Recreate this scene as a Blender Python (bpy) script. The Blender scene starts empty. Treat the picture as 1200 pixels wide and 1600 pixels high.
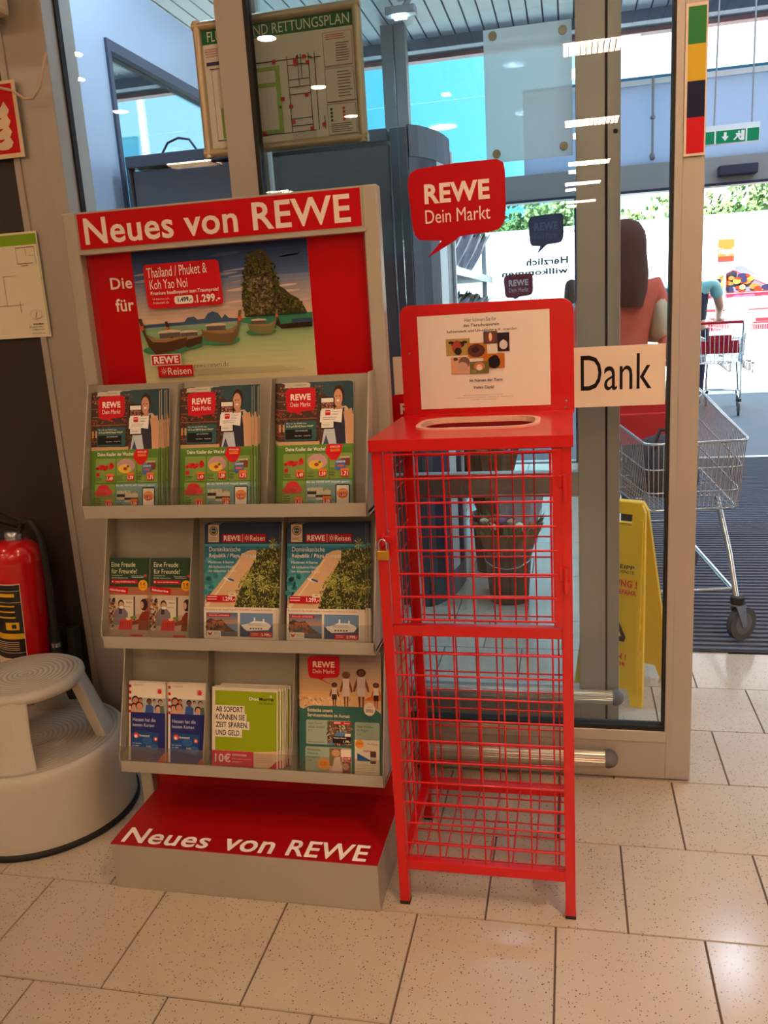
import bpy, bmesh, math, random
from mathutils import Vector, Matrix
random.seed(7)
S = bpy.context.scene
COL = S.collection
R = math.radians

# ------------------------------------------------------------------ camera
cam_d = bpy.data.cameras.new('camera')
cam = bpy.data.objects.new('camera', cam_d); COL.objects.link(cam)
S.camera = cam
cam_d.sensor_fit = 'HORIZONTAL'; cam_d.sensor_width = 36.0
cam_d.lens = 36.0 * 1318.0 / 1200.0
cam_d.clip_start = 0.02; cam_d.clip_end = 300
_p, _r, _y = R(13.27), R(-3.58), R(12.91)
fwd = Vector((-math.sin(_y)*math.cos(_p), math.cos(_y)*math.cos(_p), -math.sin(_p)))
r0 = Vector((math.cos(_y), math.sin(_y), 0)); u0 = r0.cross(fwd)
rt = r0*math.cos(_r) + u0*math.sin(_r); up = -r0*math.sin(_r) + u0*math.cos(_r)
M3 = Matrix((rt, up, -fwd)).transposed()
cam.matrix_world = Matrix.Translation((0, 0, 1.32)) @ M3.to_4x4()

# ------------------------------------------------------------------ sky, sun, exposure
S.view_settings.view_transform = 'Standard'; S.view_settings.look = 'None'
S.view_settings.gamma = 1.0; S.view_settings.use_curve_mapping = False
S.view_settings.exposure = 0.0
S.cycles.max_bounces = 8; S.cycles.diffuse_bounces = 4; S.cycles.glossy_bounces = 4
S.cycles.transparent_max_bounces = 24; S.cycles.transmission_bounces = 4
S.cycles.sample_clamp_indirect = 6.0
S.cycles.caustics_reflective = False; S.cycles.caustics_refractive = False
W = bpy.data.worlds.new('sky'); S.world = W; W.use_nodes = True
nt = W.node_tree; nt.nodes.clear()
out = nt.nodes.new('ShaderNodeOutputWorld'); bg = nt.nodes.new('ShaderNodeBackground')
tc = nt.nodes.new('ShaderNodeTexCoord'); dp = nt.nodes.new('ShaderNodeVectorMath'); dp.operation = 'DOT_PRODUCT'
dp.inputs[1].default_value = Vector((0.85, 0.25, 0.30)).normalized()
cr = nt.nodes.new('ShaderNodeValToRGB')
cr.color_ramp.elements[0].position = 0.08; cr.color_ramp.elements[0].color = (0.085, 0.56, 0.80, 1)
cr.color_ramp.elements[1].position = 0.42; cr.color_ramp.elements[1].color = (1.0, 1.0, 1.0, 1)
e = cr.color_ramp.elements.new(0.25); e.color = (0.20, 0.72, 0.90, 1)
nt.links.new(tc.outputs['Generated'], dp.inputs[0]); nt.links.new(dp.outputs['Value'], cr.inputs[0])
nt.links.new(cr.outputs[0], bg.inputs[0]); bg.inputs[1].default_value = 2.2
nt.links.new(bg.outputs[0], out.inputs[0])
sun_d = bpy.data.lights.new('sun', 'SUN'); sun = bpy.data.objects.new('sun', sun_d); COL.objects.link(sun)
sun_d.energy = 26.0; sun_d.angle = R(0.6); sun_d.color = (1.0, 0.97, 0.92)
sun.rotation_euler = Vector((0.35, 1.0, -0.95)).to_track_quat('-Z', 'Y').to_euler()
LAMP = 62.0
WARM = (1.0, 0.675, 0.43)

# ------------------------------------------------------------------ materials
def lin(c):
    r = []
    for v in c[:3]:
        v = v/255.0
        r.append(v/12.92 if v <= 0.04045 else ((v+0.055)/1.055)**2.4)
    return (*r, 1.0)
MATS = {}
def mat(name, col, rough=0.5, metal=0.0, nz=0.06, nscale=12.0, bump=0.0, bscale=200.0, emit=None, stretch=None, coat=0.0):
    if name in MATS: return MATS[name]
    m = bpy.data.materials.new(name); m.use_nodes = True; MATS[name] = m
    n = m.node_tree; b = n.nodes['Principled BSDF']
    b.inputs['Roughness'].default_value = rough; b.inputs['Metallic'].default_value = metal
    if coat: b.inputs['Coat Weight'].default_value = coat; b.inputs['Coat Roughness'].default_value = 0.06
    c = lin(col)
    t = n.nodes.new('ShaderNodeTexCoord'); no = n.nodes.new('ShaderNodeTexNoise'); no.inputs['Scale'].default_value = nscale
    no.inputs['Detail'].default_value = 5
    src = t.outputs['Object']
    if stretch:
        mp = n.nodes.new('ShaderNodeMapping'); mp.inputs['Scale'].default_value = stretch
        n.links.new(src, mp.inputs[0]); src = mp.outputs[0]
    n.links.new(src, no.inputs['Vector'])
    mx = n.nodes.new('ShaderNodeMix'); mx.data_type = 'RGBA'
    mx.inputs[6].default_value = tuple(max(0, v*(1-nz)) for v in c[:3])+(1,)
    mx.inputs[7].default_value = tuple(min(1, v*(1+nz)) for v in c[:3])+(1,)
    n.links.new(no.outputs[0], mx.inputs[0]); n.links.new(mx.outputs[2], b.inputs['Base Color'])
    if bump:
        n2 = n.nodes.new('ShaderNodeTexNoise'); n2.inputs['Scale'].default_value = bscale
        n.links.new(src, n2.inputs['Vector'])
        bp = n.nodes.new('ShaderNodeBump'); bp.inputs['Strength'].default_value = bump; bp.inputs['Distance'].default_value = 0.002
        n.links.new(n2.outputs[0], bp.inputs['Height']); n.links.new(bp.outputs[0], b.inputs['Normal'])
    if emit:
        b.inputs['Emission Color'].default_value = (*emit[0], 1); b.inputs['Emission Strength'].default_value = emit[1]
    return m
def glass_mat(name, tint, f0=0.05):
    m = bpy.data.materials.new(name); m.use_nodes = True; n = m.node_tree; n.nodes.clear()
    o = n.nodes.new('ShaderNodeOutputMaterial'); mix = n.nodes.new('ShaderNodeMixShader')
    tr = n.nodes.new('ShaderNodeBsdfTransparent'); gl = n.nodes.new('ShaderNodeBsdfGlossy')
    tr.inputs[0].default_value = (*tint, 1); gl.inputs['Roughness'].default_value = 0.0
    lw = n.nodes.new('ShaderNodeLayerWeight'); lw.inputs[0].default_value = 0.35
    ma = n.nodes.new('ShaderNodeMath'); ma.operation = 'MULTIPLY_ADD'; ma.inputs[1].default_value = 0.55; ma.inputs[2].default_value = f0
    n.links.new(lw.outputs['Fresnel'], ma.inputs[0])
    n.links.new(ma.outputs[0], mix.inputs[0]); n.links.new(tr.outputs[0], mix.inputs[1]); n.links.new(gl.outputs[0], mix.inputs[2])
    n.links.new(mix.outputs[0], o.inputs[0]); return m
GLASS = glass_mat('door_glass', (0.91, 0.96, 0.975), 0.02)
ACRYL = glass_mat('clear_acrylic', (0.93, 0.93, 0.91), 0.03)
# printed matter: colour comes from the print itself
PRINT = bpy.data.materials.new('printed_paper'); PRINT.use_nodes = True
_b = PRINT.node_tree.nodes['Principled BSDF']; _a = PRINT.node_tree.nodes.new('ShaderNodeAttribute'); _a.attribute_name = 'ink'
PRINT.node_tree.links.new(_a.outputs['Color'], _b.inputs['Base Color']); _b.inputs['Roughness'].default_value = 0.35; _b.inputs['Specular IOR Level'].default_value = 0.15
ALU = mat('brushed_aluminium', (200, 192, 178), 0.30, 0.8, 0.06, 60, stretch=(60, 60, 1))
DOORM = mat('anodised_door_frame', (176, 168, 158), 0.45, 0.35, 0.05, 8, stretch=(6, 6, .5))
STAND = mat('stand_grey_lacquer', (172, 166, 150), 0.5, 0.15, 0.05, 9)
STANDI = mat('stand_tray_grey', (150, 143, 128), 0.55, 0.1, 0.05, 9)
PLINTH = mat('plinth_side_grey', (168, 160, 148), 0.5, 0.2, 0.12, 7, bump=.2, bscale=60)
REDL = mat('red_foil', (158, 6, 14), 0.38, 0.0, 0.05, 5)
CAGE = mat('red_powder_coat', (198, 0, 6), 0.3, 0.0, 0.03, 20, coat=0.25)
BLACKR = mat('black_rubber', (20, 19, 18), 0.7)
DARKW = mat('dark_wall_laminate', (44, 36, 34), 0.5, 0, 0.15, 3)
WALLP = mat('beige_wall_paint', (196, 184, 168), 0.7, 0, 0.06, 2, bump=.15, bscale=300)
CEILM = mat('shop_ceiling', (205, 200, 190), 0.9)
PAPER = mat('white_paper', (232, 226, 214), 0.7, 0, 0.03, 30)
STEPM = mat('beige_step_plastic', (188, 180, 166), 0.5, 0, 0.10, 9, bump=.35, bscale=120)
CHROME = mat('zinc_wire', (190, 194, 200), 0.25, 0.85, 0.05, 30)
BRASS = mat('brass', (214, 168, 70), 0.3, 0.9, 0.08, 30)
YEL = mat('yellow_plastic', (232, 190, 20), 0.45, 0, 0.06, 8)
KGREY = mat('cabinet_grey_panel', (92, 96, 106), 0.4, 0.3, 0.06, 4)
KNAVY = mat('cabinet_navy', (40, 40, 66), 0.4, 0.1, 0.1, 4)
WHITEM = mat('white_metal', (225, 228, 230), 0.4, 0.0, 0.04, 10)
GREYR = mat('grey_rubber_cap', (96, 98, 104), 0.5)
LOBW = mat('lobby_wall_blue_grey', (176, 190, 212), 0.35, 0.1, 0.05, 2)
SLATM = mat('white_canopy_slat', (240, 243, 245), 0.5, 0, 0.03, 3)
FRAMEO = mat('outer_frame_grey', (146, 144, 144), 0.45, 0.3, 0.05, 6)
def translucent(name, col, k):
    m = mat(name, col, .4, 0, .03, 2); n = m.node_tree; b = n.nodes['Principled BSDF']; o = n.nodes['Material Output']
    t = n.nodes.new('ShaderNodeBsdfTranslucent'); t.inputs[0].default_value = lin(col); mx = n.nodes.new('ShaderNodeMixShader'); mx.inputs[0].default_value = k
    n.links.new(b.outputs[0], mx.inputs[1]); n.links.new(t.outputs[0], mx.inputs[2]); n.links.new(mx.outputs[0], o.inputs[0]); return m
FROST = translucent('frosted_infill_panel', (200, 212, 232), .6)
PINK = mat('canopy_fascia_red', (196, 120, 118), 0.5)
SKIN = mat('skin', (214, 160, 130), 0.5, 0, 0.05, 20)
TYRE = mat('grey_caster_tyre', (72, 70, 72), 0.6)

TREAD = mat('worn_ribbed_tread', (186, 178, 164), 0.6, 0, 0.12, 9)
n = TREAD.node_tree; t_ = n.nodes.new('ShaderNodeTexCoord'); wv = n.nodes.new('ShaderNodeTexWave'); wv.wave_type = 'RINGS'; wv.rings_direction = 'Z'
wv.inputs['Scale'].default_value = 24; wv.inputs['Distortion'].default_value = .4; n.links.new(t_.outputs['Object'], wv.inputs['Vector'])
nn = n.nodes.new('ShaderNodeTexNoise'); nn.inputs['Scale'].default_value = 7; n.links.new(t_.outputs['Object'], nn.inputs['Vector'])
m_ = n.nodes.new('ShaderNodeMath'); m_.operation = 'MULTIPLY'; n.links.new(wv.outputs['Fac'], m_.inputs[0]); n.links.new(nn.outputs[0], m_.inputs[1])
mx_ = n.nodes.new('ShaderNodeMix'); mx_.data_type = 'RGBA'; mx_.inputs[7].default_value = lin((112, 96, 78)); b_ = n.nodes['Principled BSDF']
n.links.new(b_.inputs['Base Color'].links[0].from_socket, mx_.inputs[6]); n.links.new(m_.outputs[0], mx_.inputs[0]); n.links.new(mx_.outputs[2], b_.inputs['Base Color'])

# ------------------------------------------------------------------ mesh builder
class MB:
    def __init__(s): s.v = []; s.f = []; s.m = []; s.mats = []; s.sm = []
    def mi(s, m):
        if m not in s.mats: s.mats.append(m)
        return s.mats.index(m)
    def add(s, vs, fs, m, smooth=False):
        k = len(s.v); i = s.mi(m); s.v += [tuple(q) for q in vs]
        for f in fs: s.f.append(tuple(k+j for j in f)); s.m.append(i); s.sm.append(smooth)
    def box(s, x0, x1, y0, y1, z0, z1, m):
        s.add([(x0,y0,z0),(x1,y0,z0),(x1,y1,z0),(x0,y1,z0),(x0,y0,z1),(x1,y0,z1),(x1,y1,z1),(x0,y1,z1)],
              [(0,3,2,1),(4,5,6,7),(0,1,5,4),(1,2,6,5),(2,3,7,6),(3,0,4,7)], m)
    def quad(s, a, b, c, d, m): s.add([a,b,c,d], [(0,1,2,3)], m)
    def tube(s, pts, r, m, n=8, cap=True, radii=None):
        pts = [Vector(p) for p in pts]; rings = []
        prev = None
        for i, p in enumerate(pts):
            if i == 0: d = pts[1]-p
            elif i == len(pts)-1: d = p-pts[i-1]
            else: d = (pts[i+1]-p).normalized() + (p-pts[i-1]).normalized()
            d = d.normalized() if d.length > 1e-9 else Vector((0,0,1))
            if prev is None:
                a = Vector((0,0,1)) if abs(d.z) < .9 else Vector((1,0,0))
                u = d.cross(a).normalized()
            else:
                u = (prev - d*prev.dot(d))
                u = u.normalized() if u.length > 1e-6 else d.orthogonal().normalized()
            prev = u; w = d.cross(u)
            rr = radii[i] if radii else r
            rings.append([p + u*math.cos(2*math.pi*k/n)*rr + w*math.sin(2*math.pi*k/n)*rr for k in range(n)])
        vs = [q for g in rings for q in g]; fs = []
        for i in range(len(rings)-1):
            for k in range(n):
                a = i*n+k; b = i*n+(k+1) % n; fs.append((a, b, b+n, a+n))
        s.add(vs, fs, m, n > 5)
        if cap:
            s.add(rings[0], [tuple(range(n))[::-1]], m); s.add(rings[-1], [tuple(range(n))], m)
    def lathe(s, prof, m, n=32, c=(0,0,0), smooth=True, a0=0, a1=2*math.pi):
        full = abs(a1-a0-2*math.pi) < 1e-6; k = n if full else n+1
        vs = []
        for r, z in prof:
            for i in range(k):
                a = a0+(a1-a0)*i/n; vs.append((c[0]+r*math.cos(a), c[1]+r*math.sin(a), c[2]+z))
        fs = []
        for j in range(len(prof)-1):
            for i in range(n):
                i2 = (i+1) % k if full else i+1
                fs.append((j*k+i, j*k+i2, (j+1)*k+i2, (j+1)*k+i))
        s.add(vs, fs, m, smooth)
    def prism(s, poly, y0, y1, m, axis='y'):
        n = len(poly)
        def P(a, b, t):
            return {'y': (a, t, b), 'z': (a, b, t), 'x': (t, a, b)}[axis]
        vs = [P(a, b, y0) for a, b in poly] + [P(a, b, y1) for a, b in poly]
        fs = [tuple(range(n)), tuple(range(n, 2*n))[::-1]] + [(i, i+n, (i+1) % n+n, (i+1) % n) for i in range(n)]
        s.add(vs, fs, m)
    def ico(s, c, r, m, sub=2, sc=(1,1,1), jit=0):
        bm = bmesh.new(); bmesh.ops.create_icosphere(bm, subdivisions=sub, radius=1)
        vs = []
        for v in bm.verts:
            j = 1+random.uniform(-jit, jit); vs.append((c[0]+v.co.x*r*sc[0]*j, c[1]+v.co.y*r*sc[1]*j, c[2]+v.co.z*r*sc[2]*j))
        fs = [tuple(x.index for x in f.verts) for f in bm.faces]; bm.free(); s.add(vs, fs, m, True)
    def build(s, name, parent=None, bevel=0, loc=None, rot=None):
        me = bpy.data.meshes.new(name); me.from_pydata(s.v, [], s.f)
        for m in s.mats: me.materials.append(m)
        me.polygons.foreach_set('material_index', s.m); me.polygons.foreach_set('use_smooth', s.sm); me.update()
        bm = bmesh.new(); bm.from_mesh(me); bmesh.ops.recalc_face_normals(bm, faces=bm.faces); bm.to_mesh(me); bm.free()
        o = bpy.data.objects.new(name, me); COL.objects.link(o)
        if parent: o.parent = parent
        if loc: o.location = loc
        if rot: o.rotation_euler = rot
        if bevel:
            b = o.modifiers.new('bevel', 'BEVEL'); b.width = bevel; b.segments = 2; b.limit_method = 'ANGLE'
        return o
def tag(o, label=None, cat=None, group=None, kind=None):
    if label: o['label'] = label
    if cat: o['category'] = cat
    if group: o['group'] = group
    if kind: o['kind'] = kind
    return o
def empty(name, loc=(0,0,0), rz=0, rx=0):
    o = bpy.data.objects.new(name, None); COL.objects.link(o); o.location = loc; o.rotation_euler = (rx, 0, rz)
    o.empty_display_size = .05; return o
def copy_tree(o, parent=None):
    c = o.copy(); COL.objects.link(c)
    if parent: c.parent = parent
    for ch in list(o.children): copy_tree(ch, c)
    return c
def box_obj(name, x0, x1, y0, y1, z0, z1, m, parent=None, bevel=0):
    b = MB(); b.box(x0, x1, y0, y1, z0, z1, m); return b.build(name, parent, bevel)

# ------------------------------------------------------------------ flat print (posters, covers, lettering)
_tc = {}
def glyphs(s, bold):
    k = (s, bold)
    if k not in _tc:
        c = bpy.data.curves.new('t', 'FONT'); c.body = s; c.resolution_u = 3; c.offset = {0: 0.0, 1: 0.018, 2: 0.035}[bold]
        c.space_character = 1.0 + 0.04*bold
        o = bpy.data.objects.new('t', c); m = o.to_mesh()
        vs = [(v.co.x, v.co.y) for v in m.vertices]; fs = [tuple(p.vertices) for p in m.polygons]
        o.to_mesh_clear(); bpy.data.objects.remove(o); bpy.data.curves.remove(c)
        xs = [v[0] for v in vs] or [0, 1]; ys = [v[1] for v in vs] or [0, 1]
        _tc[k] = (vs, fs, min(xs), max(xs), min(ys), max(ys))
    return _tc[k]
class Art:
    """flat print on the sheet 0..W x 0..H (u right, v down from the top), facing -Y"""
    def __init__(s, W, H, eps=0.00008): s.W = W; s.H = H; s.v = []; s.f = []; s.c = []; s.l = 0; s.eps = eps
    def up(s): s.l += 1
    def poly(s, pts, col, layer=True):
        if layer: s.l += 1
        k = len(s.v); s.v += [(u*s.W, -s.l*s.eps, s.H*(1-v)) for u, v in pts]
        s.f.append(tuple(range(k, k+len(pts)))); s.c.append(lin(col))
    def rect(s, u0, v0, u1, v1, col, layer=True): s.poly([(u0, v1), (u1, v1), (u1, v0), (u0, v0)], col, layer)
    def grad(s, u0, v0, u1, v1, c0, c1, n=8):
        s.l += 1
        for i in range(n):
            t = (i+.5)/n; c = [c0[j]*(1-t)+c1[j]*t for j in range(3)]
            s.rect(u0, v0+(v1-v0)*i/n, u1, v0+(v1-v0)*(i+1)/n, c, False)
    def ell(s, u, v, ru, rv, col, n=20, layer=True, a=0.0):
        p = []
        for i in range(n):
            t = 2*math.pi*i/n; x = ru*math.cos(t)*s.W; y = rv*math.sin(t)*s.H
            p.append((u+(x*math.cos(a)-y*math.sin(a))/s.W, v+(x*math.sin(a)+y*math.cos(a))/s.H))
        s.poly(p, col, layer)
    def rrect(s, u0, v0, u1, v1, r, col, skew=0.0):
        """r in metres"""
        a, b = r/s.W, r/s.H; p = []
        for cx, cy, t0 in ((u1-a, v0+b, -90), (u1-a, v1-b, 0), (u0+a, v1-b, 90), (u0+a, v0+b, 180)):
            for i in range(5):
                t = R(t0+i*22.5); y = cy+b*math.sin(t); p.append((cx+a*math.cos(t)+skew*(y-v0), y))
        s.poly(p, col)
    def text(s, st, u0, v0, u1, v1, col, bold=0, mirror=False, slant=0.0, tilt=0.0):
        vs, fs, a, b, c, d = glyphs(st, bold); s.l += 1; k = len(s.v)
        for x, y in vs:
            tx = (x-a)/(b-a or 1); ty = (y-c)/(d-c or 1)
            if mirror: tx = 1-tx
            tx2 = tx + slant*ty
            s.v.append(((u0+(u1-u0)*tx2)*s.W, -s.l*s.eps, s.H*(1-(v1+(v0-v1)*ty+tilt*tx))))
        for f in fs: s.f.append(tuple(k+i for i in f)); s.c.append(lin(col))
    def lines(s, u0, v0, u1, v1, n, col, w=.35):
        s.l += 1; h = (v1-v0)/n
        for i in range(n):
            e = u1-(u1-u0)*random.uniform(0, .25); s.rect(u0, v0+i*h, e, v0+i*h+h*w, col, False)
    def speck(s, u0, v0, u1, v1, n, cols, r0, r1, inside=None, asp=1.0):
        s.l += 1
        for i in range(n):
            u = random.uniform(u0, u1); v = random.uniform(v0, v1)
            if inside and not inside(u, v): continue
            q = random.uniform(r0, r1)
            if i % 40 == 0: s.l += 1
            s.ell(u, v, q/s.W, q*asp/s.H, random.choice(cols), 5, False, random.uniform(0, 3))
    def bubble(s, u0, v0, u1, v1, tail, col=(190, 6, 20), w=None, txt=True, tc=(255, 240, 225)):
        dw, dh = u1-u0, v1-v0
        pts = [(.10,.03),(.5,.0),(.92,.0),(.985,.05),(1,.16),(1,.62),(.985,.80),(.93,.90),(.85,.93),(.52,.96)]
        pts += [tail[0:2]] if 0 else []
        pp = [(u0+a*dw, v0+b*dh) for a, b in pts]
        pp += [(u0+.46*dw, v0+1.02*dh), tail, (u0+.33*dw, v0+1.0*dh)]
        pp += [(u0+a*dw, v0+b*dh) for a, b in [(.10,.97),(.05,.90),(.03,.78),(.0,.25),(.01,.14),(.04,.07)]]
        s.poly(pp, col)
        if txt:
            s.text('REWE', u0+.17*dw, v0+.24*dh, u0+.84*dw, v0+.50*dh, tc, 2)
            s.text('Dein Markt', u0+.17*dw, v0+.58*dh, u0+.84*dw, v0+.76*dh, tc, 0)
    def sun(s, u, v, r, col):
        s.ell(u, v, r*.45/s.W, r*.45/s.H, col); s.ell(u, v, r*.28/s.W, r*.28/s.H, (190, 20, 26)); s.l += 1
        for i in range(8):
            a = i*math.pi/4; w = .07
            def q(rr, aa): return (u+r*rr*math.cos(aa)/s.W, v+r*rr*math.sin(aa)/s.H)
            s.poly([q(.58, a-w), q(.95, a-w*.7), q(.95, a+w*.7), q(.58, a+w)], col, False)
    def build(s, name, parent=None, loc=None, rot=None, mat_=None):
        me = bpy.data.meshes.new(name); me.from_pydata(s.v, [], s.f); me.materials.append(mat_ or PRINT)
        at = me.color_attributes.new('ink', 'FLOAT_COLOR', 'CORNER'); arr = []
        for p, c in zip(me.polygons, s.c): arr += list(c)*p.loop_total
        at.data.foreach_set('color', arr); me.update()
        o = bpy.data.objects.new(name, me); COL.objects.link(o)
        if parent: o.parent = parent
        if loc: o.location = loc
        if rot: o.rotation_euler = rot
        return o
WH = (240, 236, 228); RED = (196, 16, 26); BLK = (24, 22, 22)

# =================================================================== SETTING
# ---- floor
TILE = bpy.data.materials.new('terrazzo_tile'); TILE.use_nodes = True
n = TILE.node_tree; b = n.nodes['Principled BSDF']; b.inputs['Roughness'].default_value = 0.16
t = n.nodes.new('ShaderNodeTexCoord'); g = n.nodes.new('ShaderNodeNewGeometry')
def voro(scale, th0, th1):
    v = n.nodes.new('ShaderNodeTexVoronoi'); v.inputs['Scale'].default_value = scale; n.links.new(g.outputs['Position'], v.inputs['Vector'])
    r = n.nodes.new('ShaderNodeValToRGB'); r.color_ramp.elements[0].position = th0; r.color_ramp.elements[1].position = th1
    r.color_ramp.elements[0].color = (1,1,1,1); r.color_ramp.elements[1].color = (0,0,0,1)
    n.links.new(v.outputs['Distance'], r.inputs[0])
    # only some cells carry a chip
    s2 = n.nodes.new('ShaderNodeSeparateColor'); n.links.new(v.outputs['Color'], s2.inputs[0])
    gt = n.nodes.new('ShaderNodeMath'); gt.operation = 'GREATER_THAN'; gt.inputs[1].default_value = 0.45; n.links.new(s2.outputs[0], gt.inputs[0])
    mu = n.nodes.new('ShaderNodeMath'); mu.operation = 'MULTIPLY'; n.links.new(r.outputs[0], mu.inputs[0]); n.links.new(gt.outputs[0], mu.inputs[1])
    return mu.outputs[0]
no = n.nodes.new('ShaderNodeTexNoise'); no.inputs['Scale'].default_value = 5; n.links.new(g.outputs['Position'], no.inputs['Vector'])
base = n.nodes.new('ShaderNodeMix'); base.data_type = 'RGBA'; base.inputs[6].default_value = lin((190, 176, 158)); base.inputs[7].default_value = lin((176, 162, 144))
n.links.new(no.outputs[0], base.inputs[0])
m1 = n.nodes.new('ShaderNodeMix'); m1.data_type = 'RGBA'; m1.inputs[7].default_value = lin((112, 84, 62))
n.links.new(voro(150, .14, .25), m1.inputs[0]); n.links.new(base.outputs[2], m1.inputs[6])
m2 = n.nodes.new('ShaderNodeMix'); m2.data_type = 'RGBA'; m2.inputs[7].default_value = lin((92, 66, 48))
n.links.new(voro(75, .09, .16), m2.inputs[0]); n.links.new(m1.outputs[2], m2.inputs[6]); n.links.new(m2.outputs[2], b.inputs['Base Color'])
GROUT = mat('dark_grout', (92, 72, 58), 0.9)
floor = box_obj('floor', -9, 9, -14, 7.25, -0.12, -0.0035, GROUT); tag(floor, kind='structure')
PX, PY = 0.306, 0.3075
tb = MB(); gx, gy = PX/2-.0016, PY/2-.0016
tb.add([(-gx,-gy,-.003),(gx,-gy,-.003),(gx,gy,-.003),(-gx,gy,-.003),(-gx+.001,-gy+.001,0),(gx-.001,-gy+.001,0),(gx-.001,gy-.001,0),(-gx+.001,gy-.001,0)],
       [(4,5,6,7),(0,1,5,4),(1,2,6,5),(2,3,7,6),(3,0,4,7)], TILE)
tile0 = tb.build('tile', floor)
first = True
for j in range(-2, 18):
    y0 = 1.606 + j*PY; ph = 0.109 if j % 2 == 0 else 0.263
    x1, x2 = (-2.15, 1.75) if y0 < 3.1 else (-1.2, 0.3)
    if y0 < 1.2: x1, x2 = -1.6, 1.0
    if y0 > 3.1: x1 = -1.0
    k0 = math.floor((x1-ph)/PX); k1 = math.ceil((x2-ph)/PX)
    for k in range(k0, k1):
        o = tile0 if first else tile0.copy()
        if not first: COL.objects.link(o); o.parent = floor
        first = False
        o.location = (ph+(k+.5)*PX, y0+PY/2, random.uniform(-.0003, .0003))
# the same tiling beyond what the photograph separates
def tile_field(x0, x1, ya, yb):
    fb = MB()
    for j in range(math.floor((ya-1.606)/PY+.5), math.floor((yb-1.606)/PY+.5)):
        y0 = 1.606+j*PY; ph = 0.109 if j % 2 == 0 else 0.263
        for k in range(math.floor((x0-ph)/PX+.5), math.floor((x1-ph)/PX+.5)):
            cx = ph+(k+.5)*PX; cy = y0+PY/2
            fb.add([(cx-gx,cy-gy,0),(cx+gx,cy-gy,0),(cx+gx,cy+gy,0),(cx-gx,cy+gy,0)], [(0,1,2,3)], TILE)
    return fb
fb = tile_field(-4, 4, -4, .98)
for a in ((-4, -2.25, 1.0, 3.1), (1.85, 4.0, 1.0, 3.1), (-4.2, -1.1, 3.16, 7.2)):
    q = tile_field(*a); fb.add(q.v, q.f, TILE)
o = fb.build('tile_field', floor); tag(o, kind='stuff')

# ---- entrance mat with ribs
mat_o = empty('entrance_mat', (1.6, 5.15, 0)); tag(mat_o, 'dark ribbed entrance mat running from the tiles to the outer doors', 'mat')
MATD = mat('mat_charcoal', (52, 54, 66), 0.95, 0, 0.2, 80); MATL = mat('mat_rib_grey', (92, 96, 112), 0.9, 0, 0.15, 60)
mm = MB(); mm.box(-1.27, 2.2, -2.0, 2.03, 0.0005, .004, MATD); mm.build('mat_base', mat_o)
mm = MB()
for i in range(90):
    y = -1.985+i*.0447; mm.box(-1.26, 2.19, y, y+.020, .004, .010, MATL)
tag(mm.build('mat_rib', mat_o), kind='stuff')
thr = box_obj('trim_1', -0.9, 4, 7.19, 7.26, -.002, .008, WHITEM); tag(thr, kind='structure')

# ---- shop shell
tag(box_obj('ceiling', -5, 5, -13.2, 2.2, 3.0, 3.1, CEILM), kind='structure')
tag(box_obj('wall_left', -5.1, -5, -13.2, 2.3, 0, 3.1, WALLP), kind='structure')
tag(box_obj('wall_right', 5, 5.1, -13.2, 2.3, 0, 3.1, WALLP), kind='structure')
tag(box_obj('wall_back', -5.1, 5.1, -13.3, -13.2, 0, 3.1, WALLP), kind='structure')
wf = MB(); wf.box(-5, -1.475, 2.235, 2.36, 0, 3.0, DARKW); wf.box(-5, 5, 2.27, 2.40, 2.36, 3.75, WALLP); wf.box(2.6, 5, 2.24, 2.36, 0, 2.36, WALLP)
tag(wf.build('wall_front'), kind='structure')

# ---- fixed glazing left of the door leaf: wide tan post, glass, gasket
win = empty('window_1', (-1.35, 2.25, 0)); tag(win, kind='structure')
wb = MB(); wb.box(-.135, .0, -.02, .13, 0, 2.36, DOORM); wb.box(-.145, -.125, -.026, .0, 0, 2.36, DOORM); wb.build('window_post', win, .002)
box_obj('gasket', .0, .005, .04, .062, .02, 2.36, BLACKR, win)
box_obj('pane', .0, .92, .052, .060, .02, 2.36, GLASS, win)
box_obj('window_sill', .0, .9, .02, .09, 0, .14, DOORM, win)

# ---- sliding door leaf in front
dr = empty('door_1', (0, 2.225, 0)); tag(dr, kind='structure')
st = MB(); st.box(.247, .312, 0, .045, .006, 2.36, DOORM); st.box(.243, .262, -.006, .03, .145, 2.36, DOORM)
st.build('door_stile', dr, .0015)
st = MB(); st.box(-.868, -.790, 0, .045, .006, 2.36, DOORM); st.build('door_stile', dr, .0015)
st = MB(); st.box(-.79, .247, 0, .045, .006, .138, DOORM); st.box(-.79, .247, -.006, .03, .120, .153, ALU); st.build('bottom_rail', dr, .0015)
gk = MB(); gk.box(.236, .243, -.004, .03, .153, 2.36, BLACKR); gk.box(-.79, -.779, -.004, .03, .153, 2.36, BLACKR); gk.box(-.779, .236, -.004, .03, .153, .166, BLACKR)
gk.build('gasket', dr)
box_obj('pane', -.779, .236, .010, .016, .166, 2.36, GLASS, dr)
def bumper(parent, x0, x1, y, z):
    b_ = MB(); n_ = 26; prof = []
    for i in range(n_+1):
        a = math.pi*(.5+i/n_); rr = .024+(.0011 if i % 2 else 0); prof.append((math.cos(a)*rr, math.sin(a)*rr))
    b_.prism([(y+p, z+q) for p, q in prof], x0, x1, ALU, 'x'); b_.build('bumper_bar', parent)
    c_ = MB(); c_.ico((x1, y, z), .0265, GREYR, 3); c_.tube([(x1-.004, y, z), (x1+.003, y, z)], .0268, GREYR, 20); c_.build('end_cap', parent)
bumper(dr, -.76, .093, -.018, .070)

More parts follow.
